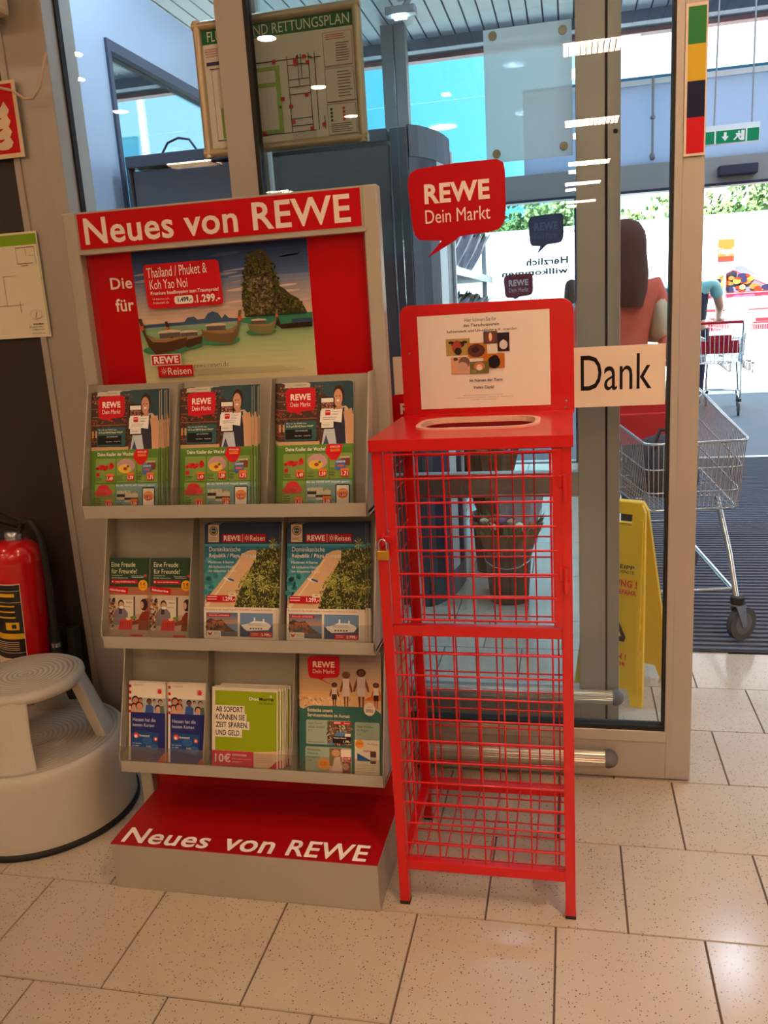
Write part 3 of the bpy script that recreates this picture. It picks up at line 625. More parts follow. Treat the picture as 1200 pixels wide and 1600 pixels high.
def art_travel():
    A = Art(.186, .271, .00006)
    A.grad(0, 0, 1, .20, (40, 54, 84), (54, 62, 84), 6); A.rect(0, .17, 1, .74, (70, 150, 160)); A.grad(0, .19, 1, .72, (40, 110, 140), (110, 186, 180), 10)
    A.speck(0, .25, .2, .6, 40, [(50, 130, 140), (80, 160, 160)], .003, .008)
    A.poly([(0, .74), (0, .66), (.14, .56), (.26, .46), (.42, .34), (.50, .26), (.58, .23), (.66, .22), (1, .28), (1, .74)], (222, 184, 140))
    A.poly([(.0, .70), (.2, .56), (.48, .30), (.50, .29), (.26, .52), (.04, .72)], (236, 222, 196))
    A.poly([(.40, .71), (.48, .56), (.56, .46), (.63, .36), (.69, .30), (.70, .22), (1, .20), (1, .74), (.5, .74)], (60, 62, 34))
    def f(u, v): return v > .95-.98*u+.02 and u > .42 and v < .71 or (u > .70 and v < .4)
    A.speck(.42, .20, 1, .715, 900, [(112, 118, 50), (150, 152, 76), (40, 42, 24), (186, 178, 104), (84, 92, 44)], .0014, .0036, f, .5)
    for i in range(14):
        u = random.uniform(.5, .98); v = random.uniform(.95-.95*u+.04, .69); A.l += 1
        for k in range(9):
            a = k*2*math.pi/9+random.random()*.4; l = random.uniform(.010, .016)
            A.poly([(u, v), (u+l*math.cos(a-.16)/.186*.7, v+l*math.sin(a-.16)/.271*.7), (u+l*math.cos(a)/.186, v+l*math.sin(a)/.271), (u+l*math.cos(a+.16)/.186*.7, v+l*math.sin(a+.16)/.271*.7)], random.choice([(160, 166, 72), (196, 190, 104), (120, 128, 56)]), False)
    A.ell(.32, .475, .06, .012, WH, 12, True, .3); A.ell(.36, .478, .05, .009, (70, 90, 130), 12, True, .3)
    A.rect(.055, .005, .20, .155, (214, 190, 160)); A.ell(.128, .058, .058, .040, (70, 60, 54)); A.ell(.128, .058, .048, .033, (200, 180, 150)); A.ell(.128, .058, .036, .025, (50, 74, 60)); A.text('BESTE WAHL', .100, .053, .156, .063, WH, 1); A.lines(.07, .115, .185, .145, 3, (170, 110, 90))
    A.rect(.245, .085, .83, .155, (176, 20, 36)); A.text('REWE', .265, .097, .49, .143, WH, 2); A.rect(.515, .085, .52, .155, WH); A.sun(.575, .12, .008, WH); A.text('Reisen', .62, .097, .815, .143, WH, 0)
    A.text('Dominikanische', .07, .195, .49, .235, WH, 0); A.text('Republik / Playa Dorada', .07, .252, .70, .297, WH, 1)
    A.text('Modernes 4-Sterne', .06, .315, .40, .338, WH, 0); A.text('All-Inclusive-Hotel', .06, .355, .40, .378, WH, 0); A.text('mit exquisiter Küche', .06, .393, .43, .418, WH, 0)
    A.rrect(.03, .612, .42, .672, .003, (196, 22, 36)); A.rrect(.33, .592, .43, .622, .002, (236, 224, 200)); A.text('1.399,-', .345, .598, .415, .612, BLK, 1); A.text('1.299,-', .255, .625, .415, .665, WH, 2); A.lines(.045, .622, .21, .665, 2, (240, 200, 190))
    A.rect(0, .715, 1, 1, (236, 224, 204)); A.text('Rundreise in der Amalfi Region + Kreuzfahrt Südafrika & Namibia', .02, .728, .90, .748, (170, 80, 70), 0)
    for u0, u1 in ((.03, .455), (.485, .92)): A.rect(u0, .762, u1, .965, (110, 140, 180))
    A.grad(.03, .762, .455, .86, (70, 110, 160), (200, 150, 110), 5); A.poly([(.03, .965), (.03, .84), (.09, .81), (.16, .83), (.24, .82), (.33, .88), (.455, .935), (.455, .965)], (92, 66, 50)); A.speck(.04, .84, .28, .93, 50, [(170, 100, 70), (70, 50, 44)], .002, .005); A.rect(.03, .925, .455, .965, (90, 96, 104))
    A.rect(.05, .772, .36, .797, RED); A.text('Reiseknaller mit Meerblick', .07, .778, .34, .790, WH, 0)
    A.rect(.04, .918, .23, .965, (240, 232, 214)); A.text('WETA', .13, .93, .22, .955, (190, 170, 90), 1); A.poly([(.05, .93), (.085, .94), (.12, .925), (.10, .955), (.07, .958)], RED)
    A.rect(.485, .865, .92, .965, (40, 64, 104)); A.poly([(.50, .865), (.60, .852), (.66, .83), (.80, .832), (.87, .85), (.90, .87), (.86, .905), (.58, .915), (.53, .89)], (240, 236, 230)); A.lines(.60, .85, .82, .875, 3, (130, 140, 150)); A.rect(.67, .80, .69, .83, WH); A.rect(.79, .81, .81, .835, WH)
    A.l += 1
    for i in range(5): A.ell(.63+i*.035, .894, .012, .007, (50, 50, 60), 8, False)
    A.rect(.62, .925, .91, .968, (206, 30, 44)); A.text('2.799,-', .77, .934, .90, .960, WH, 2); A.lines(.635, .934, .75, .96, 2, (240, 190, 180)); return A
def art_hessen():
    A = Art(.100, .196, .00006); A.rect(0, 0, 1, 1, (240, 226, 206)); A.l += 1
    for i in range(5): A.rect(.0, .04+i*.08, .065, .075+i*.08, (206, 30, 34), False)
    A.lines(.13, .035, .42, .055, 2, (150, 130, 120)); A.lines(.76, .08, .92, .15, 5, (200, 30, 40), .4); A.ell(.84, .115, .05, .03, (206, 40, 50))
    A.rect(.065, .20, 1, .385, (176, 180, 178))
    for u, v, s_, c, h in ((.18, .24, .085, (206, 140, 110), (60, 36, 32)), (.14, .32, .07, (214, 160, 130), (60, 36, 32)), (.29, .31, .09, (214, 150, 118), (50, 34, 32)), (.32, .235, .05, (196, 120, 90), (90, 50, 40)), (.56, .25, .06, (120, 70, 60), (40, 30, 34)), (.70, .24, .035, (206, 140, 110), (50, 34, 30)), (.86, .25, .055, (196, 150, 120), (80, 60, 50)), (.80, .335, .075, (214, 160, 130), (60, 40, 36))):
        A.ell(u, v-.008, s_*1.15, s_*.62, h); A.ell(u+.005, v+.004, s_*.9, s_*.5, c)
    A.poly([(.45, .385), (.48, .29), (.6, .28), (.68, .31), (.68, .385)], (60, 92, 150)); A.poly([(.86, .385), (.86, .30), (.96, .29), (.98, .385)], (90, 110, 90)); A.rect(.065, .365, .40, .385, (220, 160, 110))
    A.rect(.065, .385, 1, 1, (44, 48, 112)); A.text('Hessen hat die', .12, .455, .74, .50, (226, 224, 236), 0); A.text('besten Karten', .12, .525, .70, .565, (226, 224, 236), 0)
    A.poly([(.10, .655), (.14, .62), (.84, .64), (.80, .86), (.76, .90), (.06, .85)], (40, 78, 136)); A.ell(.52, .74, .14, .05, (56, 98, 158)); A.ell(.7, .82, .12, .04, (56, 98, 158))
    A.ell(.22, .68, .075, .035, (230, 70, 40)); A.ell(.21, .69, .04, .02, WH); A.text('Ehrenamtscard', .31, .665, .58, .69, WH, 1); A.rrect(.70, .69, .80, .74, .002, (230, 80, 40)); A.ell(.75, .715, .025, .014, WH)
    A.text('Ein Danke', .12, .77, .36, .785, WH, 0); A.text('für Helfer', .12, .80, .30, .815, WH, 0); A.text('01/2022', .50, .80, .62, .82, WH, 0); A.lines(.07, .64, .085, .78, 7, (206, 60, 120), .6)
    A.poly([(.78, 1.0), (1, .88), (1, 1)], (206, 80, 40)); return A
def art_green():
    A = Art(.170, .193, .00006); A.rect(0, 0, 1, 1, (238, 226, 206)); A.rect(.05, .045, .985, .80, (150, 168, 24))
    for s_, v, e in (('AB SOFORT', .245, .50), ('KÖNNEN SIE', .345, .53), ('ZEIT SPAREN.', .440, .575), ('UND GELD.', .54, .46)):
        A.rect(.045, v-.015, e, v+.088, (240, 228, 208))
    for s_, v, e in (('AB SOFORT', .245, .475), ('KÖNNEN SIE', .333, .505), ('ZEIT SPAREN.', .440, .555), ('UND GELD.', .54, .44)):
        A.text(s_, .06, v+(.0 if s_[0] != 'K' else -.005), e, v+.068+(.0 if s_[0] != 'K' else .012), BLK, 1)
    A.text('Doc', .57, .115, .72, .155, WH, 1); A.text('Morris', .72, .115, .94, .155, BLK, 2); A.text('Die Apotheke', .72, .175, .93, .205, (60, 60, 20), 0); A.ell(.90, .10, .018, .016, WH); A.ell(.90, .10, .009, .008, (150, 168, 24))
    A.rect(0, .80, .64, 1, (206, 16, 58)); A.text('10€', .05, .835, .29, .945, (246, 222, 200), 1); A.text('GUTSCHEIN', .315, .835, .53, .86, WH, 1); A.text('FÜR IHR ERSTES', .315, .885, .60, .905, (246, 200, 190), 0); A.text('REZEPT*¹', .315, .925, .48, .942, (246, 200, 190), 0)
    A.poly([(.64, .80), (.985, .775), (.985, .90), (.86, 1.0), (.64, 1.0)], (222, 190, 160)); A.lines(.66, .83, .93, .94, 5, (206, 160, 136)); A.poly([(.86, 1.0), (.985, .90), (.985, 1.0)], (206, 16, 58)); return A
def art_service():
    A = Art(.200, .281, .00006); A.grad(0, 0, 1, .38, (132, 120, 118), (230, 180, 120), 12); A.rect(0, .37, 1, .46, (222, 180, 130)); A.speck(0, .375, .62, .455, 60, [(240, 210, 170), (176, 130, 90)], .002, .006, None, .3)
    A.poly([(.80, .38), (.85, .355), (1, .335), (1, .38)], (222, 110, 50)); A.rect(.80, .375, 1, .385, (214, 120, 60))
    def fig(u, v0, v1, w, top, bot, skin, skirt=False, hat=False):
        h = v1-v0
        A.ell(u, v0+.09*h, .16*h*1.1, .10*h, (70, 44, 34) if not hat else (120, 80, 60)); A.ell(u, v0+.10*h, .07*h*1.4, .075*h, (110, 68, 50))
        A.poly([(u-w*.55, v0+.22*h), (u-w*.95, v0+.46*h), (u-w*1.05, v0+.58*h), (u-w*.8, v0+.58*h), (u-w*.4, v0+.32*h)], skin); A.poly([(u+w*.55, v0+.22*h), (u+w*.95, v0+.46*h), (u+w*1.05, v0+.58*h), (u+w*.8, v0+.58*h), (u+w*.4, v0+.32*h)], skin)
        for sg in (-1, 1): A.poly([(u+sg*w*.08, v0+.55*h), (u+sg*w*.45, v0+.55*h), (u+sg*w*.30, v1), (u+sg*w*.12, v1)], skin)
        A.poly([(u-w*.55, v0+.20*h), (u+w*.55, v0+.20*h), (u+w*.5, v0+.5*h), (u-w*.5, v0+.5*h)], top)
        A.poly([(u-w*(.5), v0+.48*h), (u+w*.5, v0+.48*h), (u+w*(.6 if skirt else .5), v0+.70*h), (u-w*(.6 if skirt else .5), v0+.70*h)], bot)
    fig(.43, .245, .445, .06, (226, 206, 186), (66, 44, 42), (120, 74, 54)); fig(.575, .15, .445, .075, (222, 200, 190), (214, 190, 180), (122, 70, 50), True, True)
    fig(.76, .125, .45, .095, (196, 176, 166), (206, 186, 176), (126, 74, 52)); fig(.94, .235, .45, .06, (220, 200, 184), (60, 40, 40), (190, 100, 50))
    A.bubble(.10, .02, .50, .215, (.42, .265), (196, 20, 36), tc=(244, 216, 190))
    A.poly([(0, .46), (.05, .47), (.12, .445), (.18, .44), (.9, .44), (1, .49), (1, 1), (0, 1)], (58, 104, 94)); A.ell(.86, .455, .07, .055, (240, 222, 196)); A.text('2022', .815, .455, .905, .48, BLK, 1); A.text('AUGUST', .83, .432, .89, .44, BLK, 0)
    A.text('Entdecke unsere', .10, .462, .41, .492, (240, 214, 176), 1); A.text('Serviceangebote im August', .10, .505, .62, .542, (240, 214, 176), 1)
    P_ = (160, 178, 158); A.rrect(.08, .56, .64, .765, .004, P_); A.rrect(.07, .785, .64, 1.0, .004, P_); A.rrect(.68, .565, .98, 1.0, .004, P_)
    A.text('Jetzt Traum-', .11, .58, .29, .600, (60, 70, 60), 0); A.text('urlaub buchen!', .11, .607, .31, .628, (60, 70, 60), 0); A.text('S. 7', .11, .642, .155, .657, (60, 70, 60), 0); A.lines(.10, .745, .32, .755, 1, (90, 90, 70))
    A.rect(.345, .565, .64, .765, (110, 90, 70)); A.speck(.345, .58, .64, .76, 110, [(196, 160, 130), (60, 50, 40), (90, 100, 50), (214, 196, 170), (180, 110, 80)], .003, .006, None, .4); A.poly([(.42, .70), (.46, .655), (.58, .65), (.52, .70), (.42, .76), (.36, .765)], (96, 130, 186)); A.rect(.42, .565, .635, .592, (206, 26, 46)); A.text('REWE', .43, .571, .51, .586, WH, 2); A.text('Reisen', .55, .571, .62, .586, WH, 0)
    A.rect(.41, .69, .63, .75, (50, 34, 34)); A.text('Traumziel mit Meerblick', .42, .697, .58, .710, WH, 1); A.text('1.199,-', .54, .722, .625, .745, WH, 2); A.rect(.56, .665, .63, .69, WH)
    A.text('Persönliche', .10, .80, .26, .82, (60, 70, 60), 0); A.text('Momente', .10, .832, .23, .85, (60, 70, 60), 0); A.text('festhalten!', .10, .862, .24, .878, (60, 70, 60), 0); A.text('S. 4', .10, .893, .145, .907, (60, 70, 60), 0)
    A.rect(.37, .79, .62, 1.0, (214, 170, 160)); A.rect(.37, .79, .52, .94, (130, 110, 70)); A.ell(.45, .83, .05, .03, (206, 150, 110)); A.poly([(.40, .98), (.43, .87), (.50, .86), (.53, .98)], (226, 196, 184)); A.rect(.51, .80, .63, .86, (240, 222, 200)); A.rect(.545, .86, .635, .895, RED); A.text('12,99', .555, .866, .625, .888, WH, 2); A.rect(.53, .90, .63, 1.0, (130, 70, 60)); A.ell(.57, .94, .04, .03, (196, 140, 116)); A.ell(.30, .925, .075, .048, (236, 150, 60)); A.lines(.25, .91, .35, .945, 3, (170, 90, 40))
    A.text('Unser Klassiker', .71, .59, .91, .608, (60, 70, 60), 0); A.text('im August', .71, .622, .85, .642, (60, 70, 60), 0); A.text('S. 9', .71, .66, .75, .673, (60, 70, 60), 0)
    A.rect(.68, .71, .98, 1.0, (232, 220, 196)); A.text('Rocheberg', .84, .735, .96, .75, (40, 70, 60), 0); A.text('Nasivin', .79, .79, .88, .81, (190, 70, 60), 1); A.poly([(.71, .82), (.87, .875), (.87, .885), (.71, .885)], (30, 90, 150)); A.rrect(.87, .80, .94, .905, .003, (90, 64, 60)); A.rect(.87, .85, .94, .88, (206, 196, 186)); A.lines(.70, .915, .95, .985, 5, (206, 180, 150)); A.ell(.74, .745, .052, .037, (238, 150, 50)); A.lines(.705, .735, .775, .755, 2, (180, 90, 40)); return A
EDGE = mat('page_edges', (214, 204, 184), .8, 0, .12, 90, stretch=(.1, 900, .1))
def make_brochure(name, art, W_, H_, T_):
    r = empty(name); q = page_block(W_, H_, T_, EDGE); q.build('pages', r); art.build('cover', r, (0, 0, 0)); return r
def place_pile(proto, x, zb, n_, dx, T_, label, cat, grp, first=False, xs=None):
    """front copy first, the others stand behind it"""
    for k in range(n_):
        o = proto if (k == 0 and first) else copy_tree(proto)
        yy = 1.725 + k*(T_+.0006)
        o.location = (x+dx*k+random.uniform(-.0008, .0008)*k, yy, zb+.0012*math.sin(k*2.1)); o.rotation_euler = (-LEAN, R(random.uniform(-.25, .25)), R(0))
        if k == 0: l = label[0]
        elif k == 1: l = label[1]
        else: l = ['third', 'fourth', 'fifth', 'sixth'][k-2]+' from the front: '+label[2]
        tag(o, l, cat, grp)
w0 = make_brochure('weekly_flyer', art_weekly(), .172, .272, .0045)
g_ = 'weekly flyers in the top rack'
for k, (x, dx, wh_) in enumerate(((-1.094, .0035, 'left'), (-.869, .0042, 'middle'), (-.634, -.003, 'right'))):
    place_pile(w0, x, .916, 5, dx, .0045, (f'front supermarket flyer with green offer grid in the {wh_} compartment of the top rack', f'second flyer of the {wh_} pile in the top rack, right behind the front one', f'flyer hidden farther back in the {wh_} pile of the top rack'), 'flyer', g_, k == 0)
e0 = make_brochure('gift_flyer', art_gift(), .107, .190, .0025)
place_pile(e0, -1.097, .598, 3, .001, .0025, ('left narrow green flyer with orange 5 € disc in the middle rack', 'green flyer just behind the left narrow green flyer', 'rearmost green flyer behind the left narrow one'), 'flyer', 'narrow green flyers in the middle rack', True)
place_pile(e0, -.986, .598, 3, .001, .0025, ('right narrow green flyer with orange 5 € disc beside the divider', 'green flyer just behind the right narrow green flyer', 'rearmost green flyer behind the right narrow one'), 'flyer', 'narrow green flyers in the middle rack')
t0 = make_brochure('travel_magazine', art_travel(), .186, .271, .005)
for k, (x, nm) in enumerate(((-.847, 'centre'), (-.643, 'right'))):
    place_pile(t0, x, .598, 4, .0045 if k else .002, .005, (f'travel magazine with palm beach cover at the front of the {nm} compartment, middle rack', f'second travel magazine of the {nm} pile in the middle rack', f'travel magazine farther back in the {nm} pile of the middle rack'), 'magazine', 'travel magazines in the middle rack', k == 0)
h0 = make_brochure('card_leaflet', art_hessen(), .100, .196, .003)
for k, (x, nm) in enumerate(((-1.091, 'left'), (-.983, 'right'))):
    place_pile(h0, x, .270, 3, .001, .003, (f'{nm} white and blue leaflet with a row of faces in the bottom rack', f'leaflet directly behind the {nm} white and blue leaflet', f'rearmost leaflet behind the {nm} white and blue leaflet'), 'leaflet', 'white and blue leaflets in the bottom rack', k == 0)
m0 = make_brochure('voucher_leaflet', art_green(), .170, .193, .004)
place_pile(m0, -.867, .268, 6, .0055, .004, ('square lime green voucher leaflet with bold black words, front of its pile', 'second leaflet of the lime green voucher pile', 'lime green voucher leaflet, only its edge showing'), 'leaflet', 'lime green voucher leaflets in the bottom rack', True)
s0 = make_brochure('service_brochure', art_service(), .200, .281, .005)
place_pile(s0, -.640, .268, 4, -.003, .005, ('front brochure with a family walking on the beach in the bottom rack', 'second family beach brochure of the pile in the bottom rack', 'family beach brochure farther back in the pile of the bottom rack'), 'brochure', 'family beach brochures in the bottom rack', True)

# =================================================================== RED DONATION CAGE
cg = empty('donation_cage', (-.1965, 1.81, 0)); tag(cg, 'tall red wire mesh donation cage on four legs with a slotted lid', 'cage')
CX, CY = -.1965, 1.81
X0, X1, Y0, Y1 = -.393-CX, 0-CX, 1.632-CY, 1.985-CY
def cb(name, lst, bev=.0015, m=CAGE):
    q = MB()
    for a in lst: q.box(*a, m)
    return q.build(name, cg, bev)
T = .022
for x in (X0, X1-T):
    for y in (Y0, Y1-T):
        cb('leg', [(x, x+T, y, y+T, .006, 1.062)]); cb('foot_cap', [(x-.0005, x+T+.0005, y-.0005, y+T+.0005, 0, .008)], 0, BLACKR)
for nm, z0, z1 in (('bottom_rail', .092, .115), ('middle_rail', .656, .680), ('top_rail', 1.048, 1.066)):
    cb(nm, [(X0+T, X1-T, Y0, Y0+T*.8, z0, z1)])
    if nm != 'middle_rail':
        cb(nm, [(X0+T, X1-T, Y1-T, Y1, z0, z1)]); cb(nm, [(X0, X0+T, Y0+T, Y1-T, z0, z1)]); cb(nm, [(X1-T, X1, Y0+T, Y1-T, z0, z1)])
def grid(name, us, vs, u0, u1, v0, v1, fn, r=.0021, off=.003, parent=None):
    q = MB()
    for u in us: q.tube([fn(u, v0, 0), fn(u, v1, 0)], r, CAGE, 6)
    for v in vs: q.tube([fn(u0, v, off), fn(u1, v, off)], r, CAGE, 6)
    return q.build(name, parent or cg)
fr = lambda u, v, o_: (u-CX, Y0+.006-o_, v)
grid('front_mesh', [-.346+.0508*i for i in range(7)], [.617-.0508*i for i in range(11)], -.375, -.018, .103, .665, fr)
bk = lambda u, v, o_: (u-CX, Y1-.006+o_, v)
grid('back_mesh', [-.340+.0508*i for i in range(7)], [1.03-.0508*i for i in range(19)], -.375, -.018, .103, 1.06, bk)
lf = lambda u, v, o_: (X0+.006-o_, u-CY, v); rg = lambda u, v, o_: (X1-.006+o_, u-CY, v)
grid('side_mesh', [1.672+.0508*i for i in range(6)], [1.03-.0508*i for i in range(19)], 1.65, 1.968, .103, 1.06, lf)
grid('side_mesh', [1.672+.0508*i for i in range(6)], [1.03-.0508*i for i in range(19)], 1.65, 1.968, .103, 1.06, rg)
bo = lambda u, v, o_: (u-CX, v-CY, .104-o_)
grid('floor_mesh', [-.340+.0508*i for i in range(7)], [1.672+.0508*i for i in range(6)], -.385, -.01, 1.64, 1.978, bo)
cdoor = empty('cage_door', (0, 0, 0)); cdoor.parent = cg
q = MB(); q.box(-.368-CX, -.350-CX, Y0-.004, Y0+.003, .684, 1.046, CAGE); q.build('door_bar', cdoor, .001)
q = MB(); q.box(-.037-CX, -.019-CX, Y0-.004, Y0+.003, .684, 1.048, CAGE); q.build('door_bar', cdoor, .001)
dfn = lambda u, v, o_: (u-CX, Y0-.001-o_, v)
grid('door_mesh', [-.301+.0522*i for i in range(6)], [1.043-.0498*i for i in range(8)], -.352, -.03, .692, 1.045, dfn, .0024, .002, cdoor)
for z in (.968, .780):
    q = MB(); q.box(-.022-CX, -.006-CX, Y0-.008, Y0-.001, z-.02, z+.002, CAGE); q.tube([(-.014-CX, Y0-.009, z-.022), (-.014-CX, Y0-.009, z+.030)], .0045, CAGE, 10); q.box(-.026-CX, -.012-CX, Y0-.008, Y0-.001, z+.004, z+.028, CAGE); q.build('hinge', cg, .0008)
q = MB(); q.box(-.385-CX, -.352-CX, Y0-.008, Y0-.003, .862, .876, CAGE); q.box(-.379-CX, -.375-CX, Y0-.02, Y0, .858, .880, CAGE); q.build('hasp', cg, .001)
for x_, z_ in ((-.366, .885), (-.366, .825)):
    q = MB(); q.ico((x_-CX, Y0-.0045, z_), .0025, CHROME, 1, (1, .5, 1)); q.build('rivet', cg)
# lid with rounded slot
def rr_pts(x0, x1, y0, y1, r, n_=6):
    p = []
    for cx, cy, t0_ in ((x1-r, y0+r, -90), (x1-r, y1-r, 0), (x0+r, y1-r, 90), (x0+r, y0+r, 180)):
        for i in range(n_): t_ = R(t0_+i*90/(n_-1)); p.append((cx+r*math.cos(t_), cy+r*math.sin(t_)))
    return p
def plate_hole(outer, inner, z0, z1, m):
    bm = bmesh.new(); rings = []
    for z in (z0, z1):
        a = [bm.verts.new((x, y, z)) for x, y in outer]; b_ = [bm.verts.new((x, y, z)) for x, y in inner]
        for i in range(len(a)):
            j = (i+1) % len(a); bm.faces.new((a[i], a[j], b_[j], b_[i]))
        rings.append((a, b_))
    for k in (0, 1):
        a, b_ = rings[0][k], rings[1][k]
        for i in range(len(a)): j = (i+1) % len(a); bm.faces.new((a[i], a[j], b_[j], b_[i]))
    bm.normal_update(); me = bpy.data.meshes.new('plate'); bmesh.ops.recalc_face_normals(bm, faces=bm.faces); bm.to_mesh(me); bm.free(); me.materials.append(m); return me
me = plate_hole(rr_pts(X0-.004, X1+.004, Y0-.006, Y1+.006, .004), rr_pts(-.325-CX, -.068-CX, 1.738-CY, 1.915-CY, .06), 1.062, 1.074, CAGE)
o = bpy.data.objects.new('lid', me); COL.objects.link(o); o.parent = cg
me = plate_hole(rr_pts(-.329-CX, -.064-CX, 1.734-CY, 1.919-CY, .062), rr_pts(-.318-CX, -.075-CX, 1.745-CY, 1.908-CY, .054), 1.066, 1.078, mat('pale_edge_trim', (228, 170, 150), .5))
o = bpy.data.objects.new('slot_trim', me); COL.objects.link(o); o.parent = cg
q = MB(); q.box(X0-.004, X1+.004, Y0-.007, Y0-.004, 1.050, 1.074, CAGE); q.build('lid_fascia', cg, .001)
q = MB(); pp = [(X0+.004, 1.076), (X1+.008, 1.076), (X1+.008, 1.300)] + [(X1+.008-.028+.028*math.cos(R(a)), 1.300+.028*math.sin(R(a))) for a in (15, 30, 45, 60, 75, 90)] + [(X0+.008+.02-.024*math.sin(R(a)), 1.308+.024*math.cos(R(a))) for a in (0, 20, 40, 60, 80)] + [(X0+.004, 1.300)]
q.prism(pp, Y1-.002, Y1+.002, CAGE); q.build('sign_plate', cg, .0008)
q = MB(); q.box(X0+.004, X1+.008, Y1-.014, Y1-.002, 1.072, 1.078, CAGE)
q.build('fold', cg, .001)
for x_, z_ in ((-.37, 1.222), (-.36, 1.087), (-.010, 1.098), (-.012, 1.083)):
    q = MB(); q.ico((x_-CX, Y1-.003, z_), .003, mat('screw_steel', (150, 140, 140), .3, .7), 1, (1, .4, 1)); q.build('screw', cg)
# padlock
pk = empty('padlock', (-.377, 1.612, .842)); tag(pk, 'small brass padlock with steel shackle on the left edge of the red cage', 'padlock')
q = MB(); q.box(-.0125, .0125, -.006, .006, -.012, .008, BRASS); q.build('lock_body', pk, .002)
q = MB(); q.tube([(-.008, 0, .006), (-.008, 0, .022), (-.0055, 0, .028), (0, 0, .031), (.0055, 0, .028), (.008, 0, .022), (.008, 0, .006)], .0018, CHROME, 8); q.build('shackle', pk)
# paper on the sign plate
nt_ = empty('donation_notice', (-.347, 1.9815, 1.091)); tag(nt_, 'white laminated notice with small animal photos on the red sign plate', 'notice')
A = Art(.302, .215, .0001); A.rect(0, 0, 1, 1, (236, 226, 214))
A.text('Hier können Sie für', .365, .045, .605, .085, (70, 60, 56), 0); A.text('den Tierschutzverein', .355, .105, .625, .138, BLK, 1); A.text('Seligenstadt und Umgebung e.V.', .225, .165, .64, .20, BLK, 1); A.text('spenden.', .655, .165, .765, .20, (60, 50, 50), 0)
def pic(u0, v0, u1, v1, bgc, items):
    A.rect(u0, v0, u1, v1, bgc)
    for it in items:
        A.ell(u0+(u1-u0)*it[0], v0+(v1-v0)*it[1], (u1-u0)*it[2], (v1-v0)*it[3], it[4], 14)
pic(.215, .255, .40, .435, (176, 150, 84), [(.5, .35, .28, .2, (50, 40, 36)), (.45, .5, .2, .4, (170, 70, 50)), (.5, .75, .15, .22, (50, 40, 40)), (.22, .22, .12, .08, (40, 34, 32)), (.78, .22, .12, .08, (40, 34, 32))])
pic(.38, .31, .53, .47, (190, 120, 50), [(.45, .5, .45, .45, (90, 54, 48)), (.4, .45, .2, .2, (60, 36, 36))])
pic(.505, .195, .61, .325, (90, 70, 66), [(.5, .5, .35, .4, (130, 66, 44)), (.5, .45, .12, .35, (230, 210, 190))])
pic(.61, .215, .70, .41, (50, 38, 50), [(.5, .3, .2, .16, (40, 36, 40)), (.5, .65, .35, .25, (220, 206, 200)), (.5, .5, .15, .12, (230, 220, 210))])
pic(.25, .45, .395, .63, (214, 160, 130), [(.7, .35, .3, .35, (120, 90, 80)), (.6, .6, .3, .3, (196, 160, 140)), (.25, .12, .12, .1, (80, 60, 56))])
pic(.50, .43, .66, .58, (190, 110, 40), [(.5, .6, .3, .45, (36, 28, 34)), (.55, .3, .16, .2, (36, 28, 34))])
pic(.395, .505, .54, .635, (110, 104, 58), [(.5, .4, .3, .35, (196, 120, 84)), (.5, .5, .16, .25, (240, 220, 206)), (.2, .8, .15, .15, (130, 130, 80))])
A.text('Im Namen der Tiere:', .39, .69, .645, .722, BLK, 1); A.text('Vielen Dank!', .415, .765, .575, .798, BLK, 1)
A.text('Bei Fragen können Sie sich gerne an uns wenden:', .34, .86, .64, .872, (90, 80, 76), 0); A.text('Tierschutzverein Seligenstadt und Umgebung e.V. - Stadionstraße 102 - 63500 Seligenstadt', .27, .885, .715, .896, (90, 80, 76), 0); A.text('Tel. 06182 26626 - www.tierheim-seligenstadt.de', .39, .908, .59, .918, (90, 80, 76), 0)
A.build('notice_print', nt_)
q = MB(); q.box(0, .302, .0001, .0008, 0, .215, PAPER); q.build('paper', nt_)

# =================================================================== STICKERS, PLANS, SIGNS AT THE DOOR
bub = empty('round_bubble_sticker', (-.398, 2.2345, 1.449)); tag(bub, 'large red speech bubble sticker on the door glass above the cage', 'sticker')
A = Art(.245, .222, .0003); A.bubble(0, 0, 1, .82, (.165, 1.0), (192, 4, 20))
A.build('bubble_print', bub, None, (0, 0, 0)); bub.scale = (1, 1, 1); bub.rotation_euler = (0, R(0), 0)
bs = empty('small_bubble_sticker', (-.475, 2.2325, .992)); tag(bs, 'smaller red speech bubble sticker half hidden between stand and cage', 'sticker')
A = Art(.155, .115, .0003); A.bubble(0, 0, 1, .98, (.3, 1.0), (200, 14, 28)); A.build('bubble_print', bs)
dk = empty('thank_you_sign', (-.462, 2.2335, 1.052)); tag(dk, 'white strip with the black word Dank across the door glass', 'sign')
A = Art(.694, .152, .0003); A.rect(0, 0, 1, 1, (236, 216, 196)); A.text('Dank', .702, .14, .952, .73, (28, 22, 26), 0); A.text('Vielen', .30, .14, .66, .73, (28, 22, 26), 0); A.build('sign_print', dk)
stp = empty('colour_strip', (.2625, 2.2185, 1.632)); tag(stp, 'vertical strip of green, yellow, navy and red squares on the door stile', 'sticker')
A = Art(.048, .323, .0003); A.rect(0, 0, 1, 1, (240, 222, 200))
for i, c in enumerate(((40, 128, 60), (222, 186, 50), (10, 16, 62), (206, 16, 34))): A.rect(.12, .022+i*.240, .93, .022+(i+1)*.240, c)
A.build('strip_print', stp)
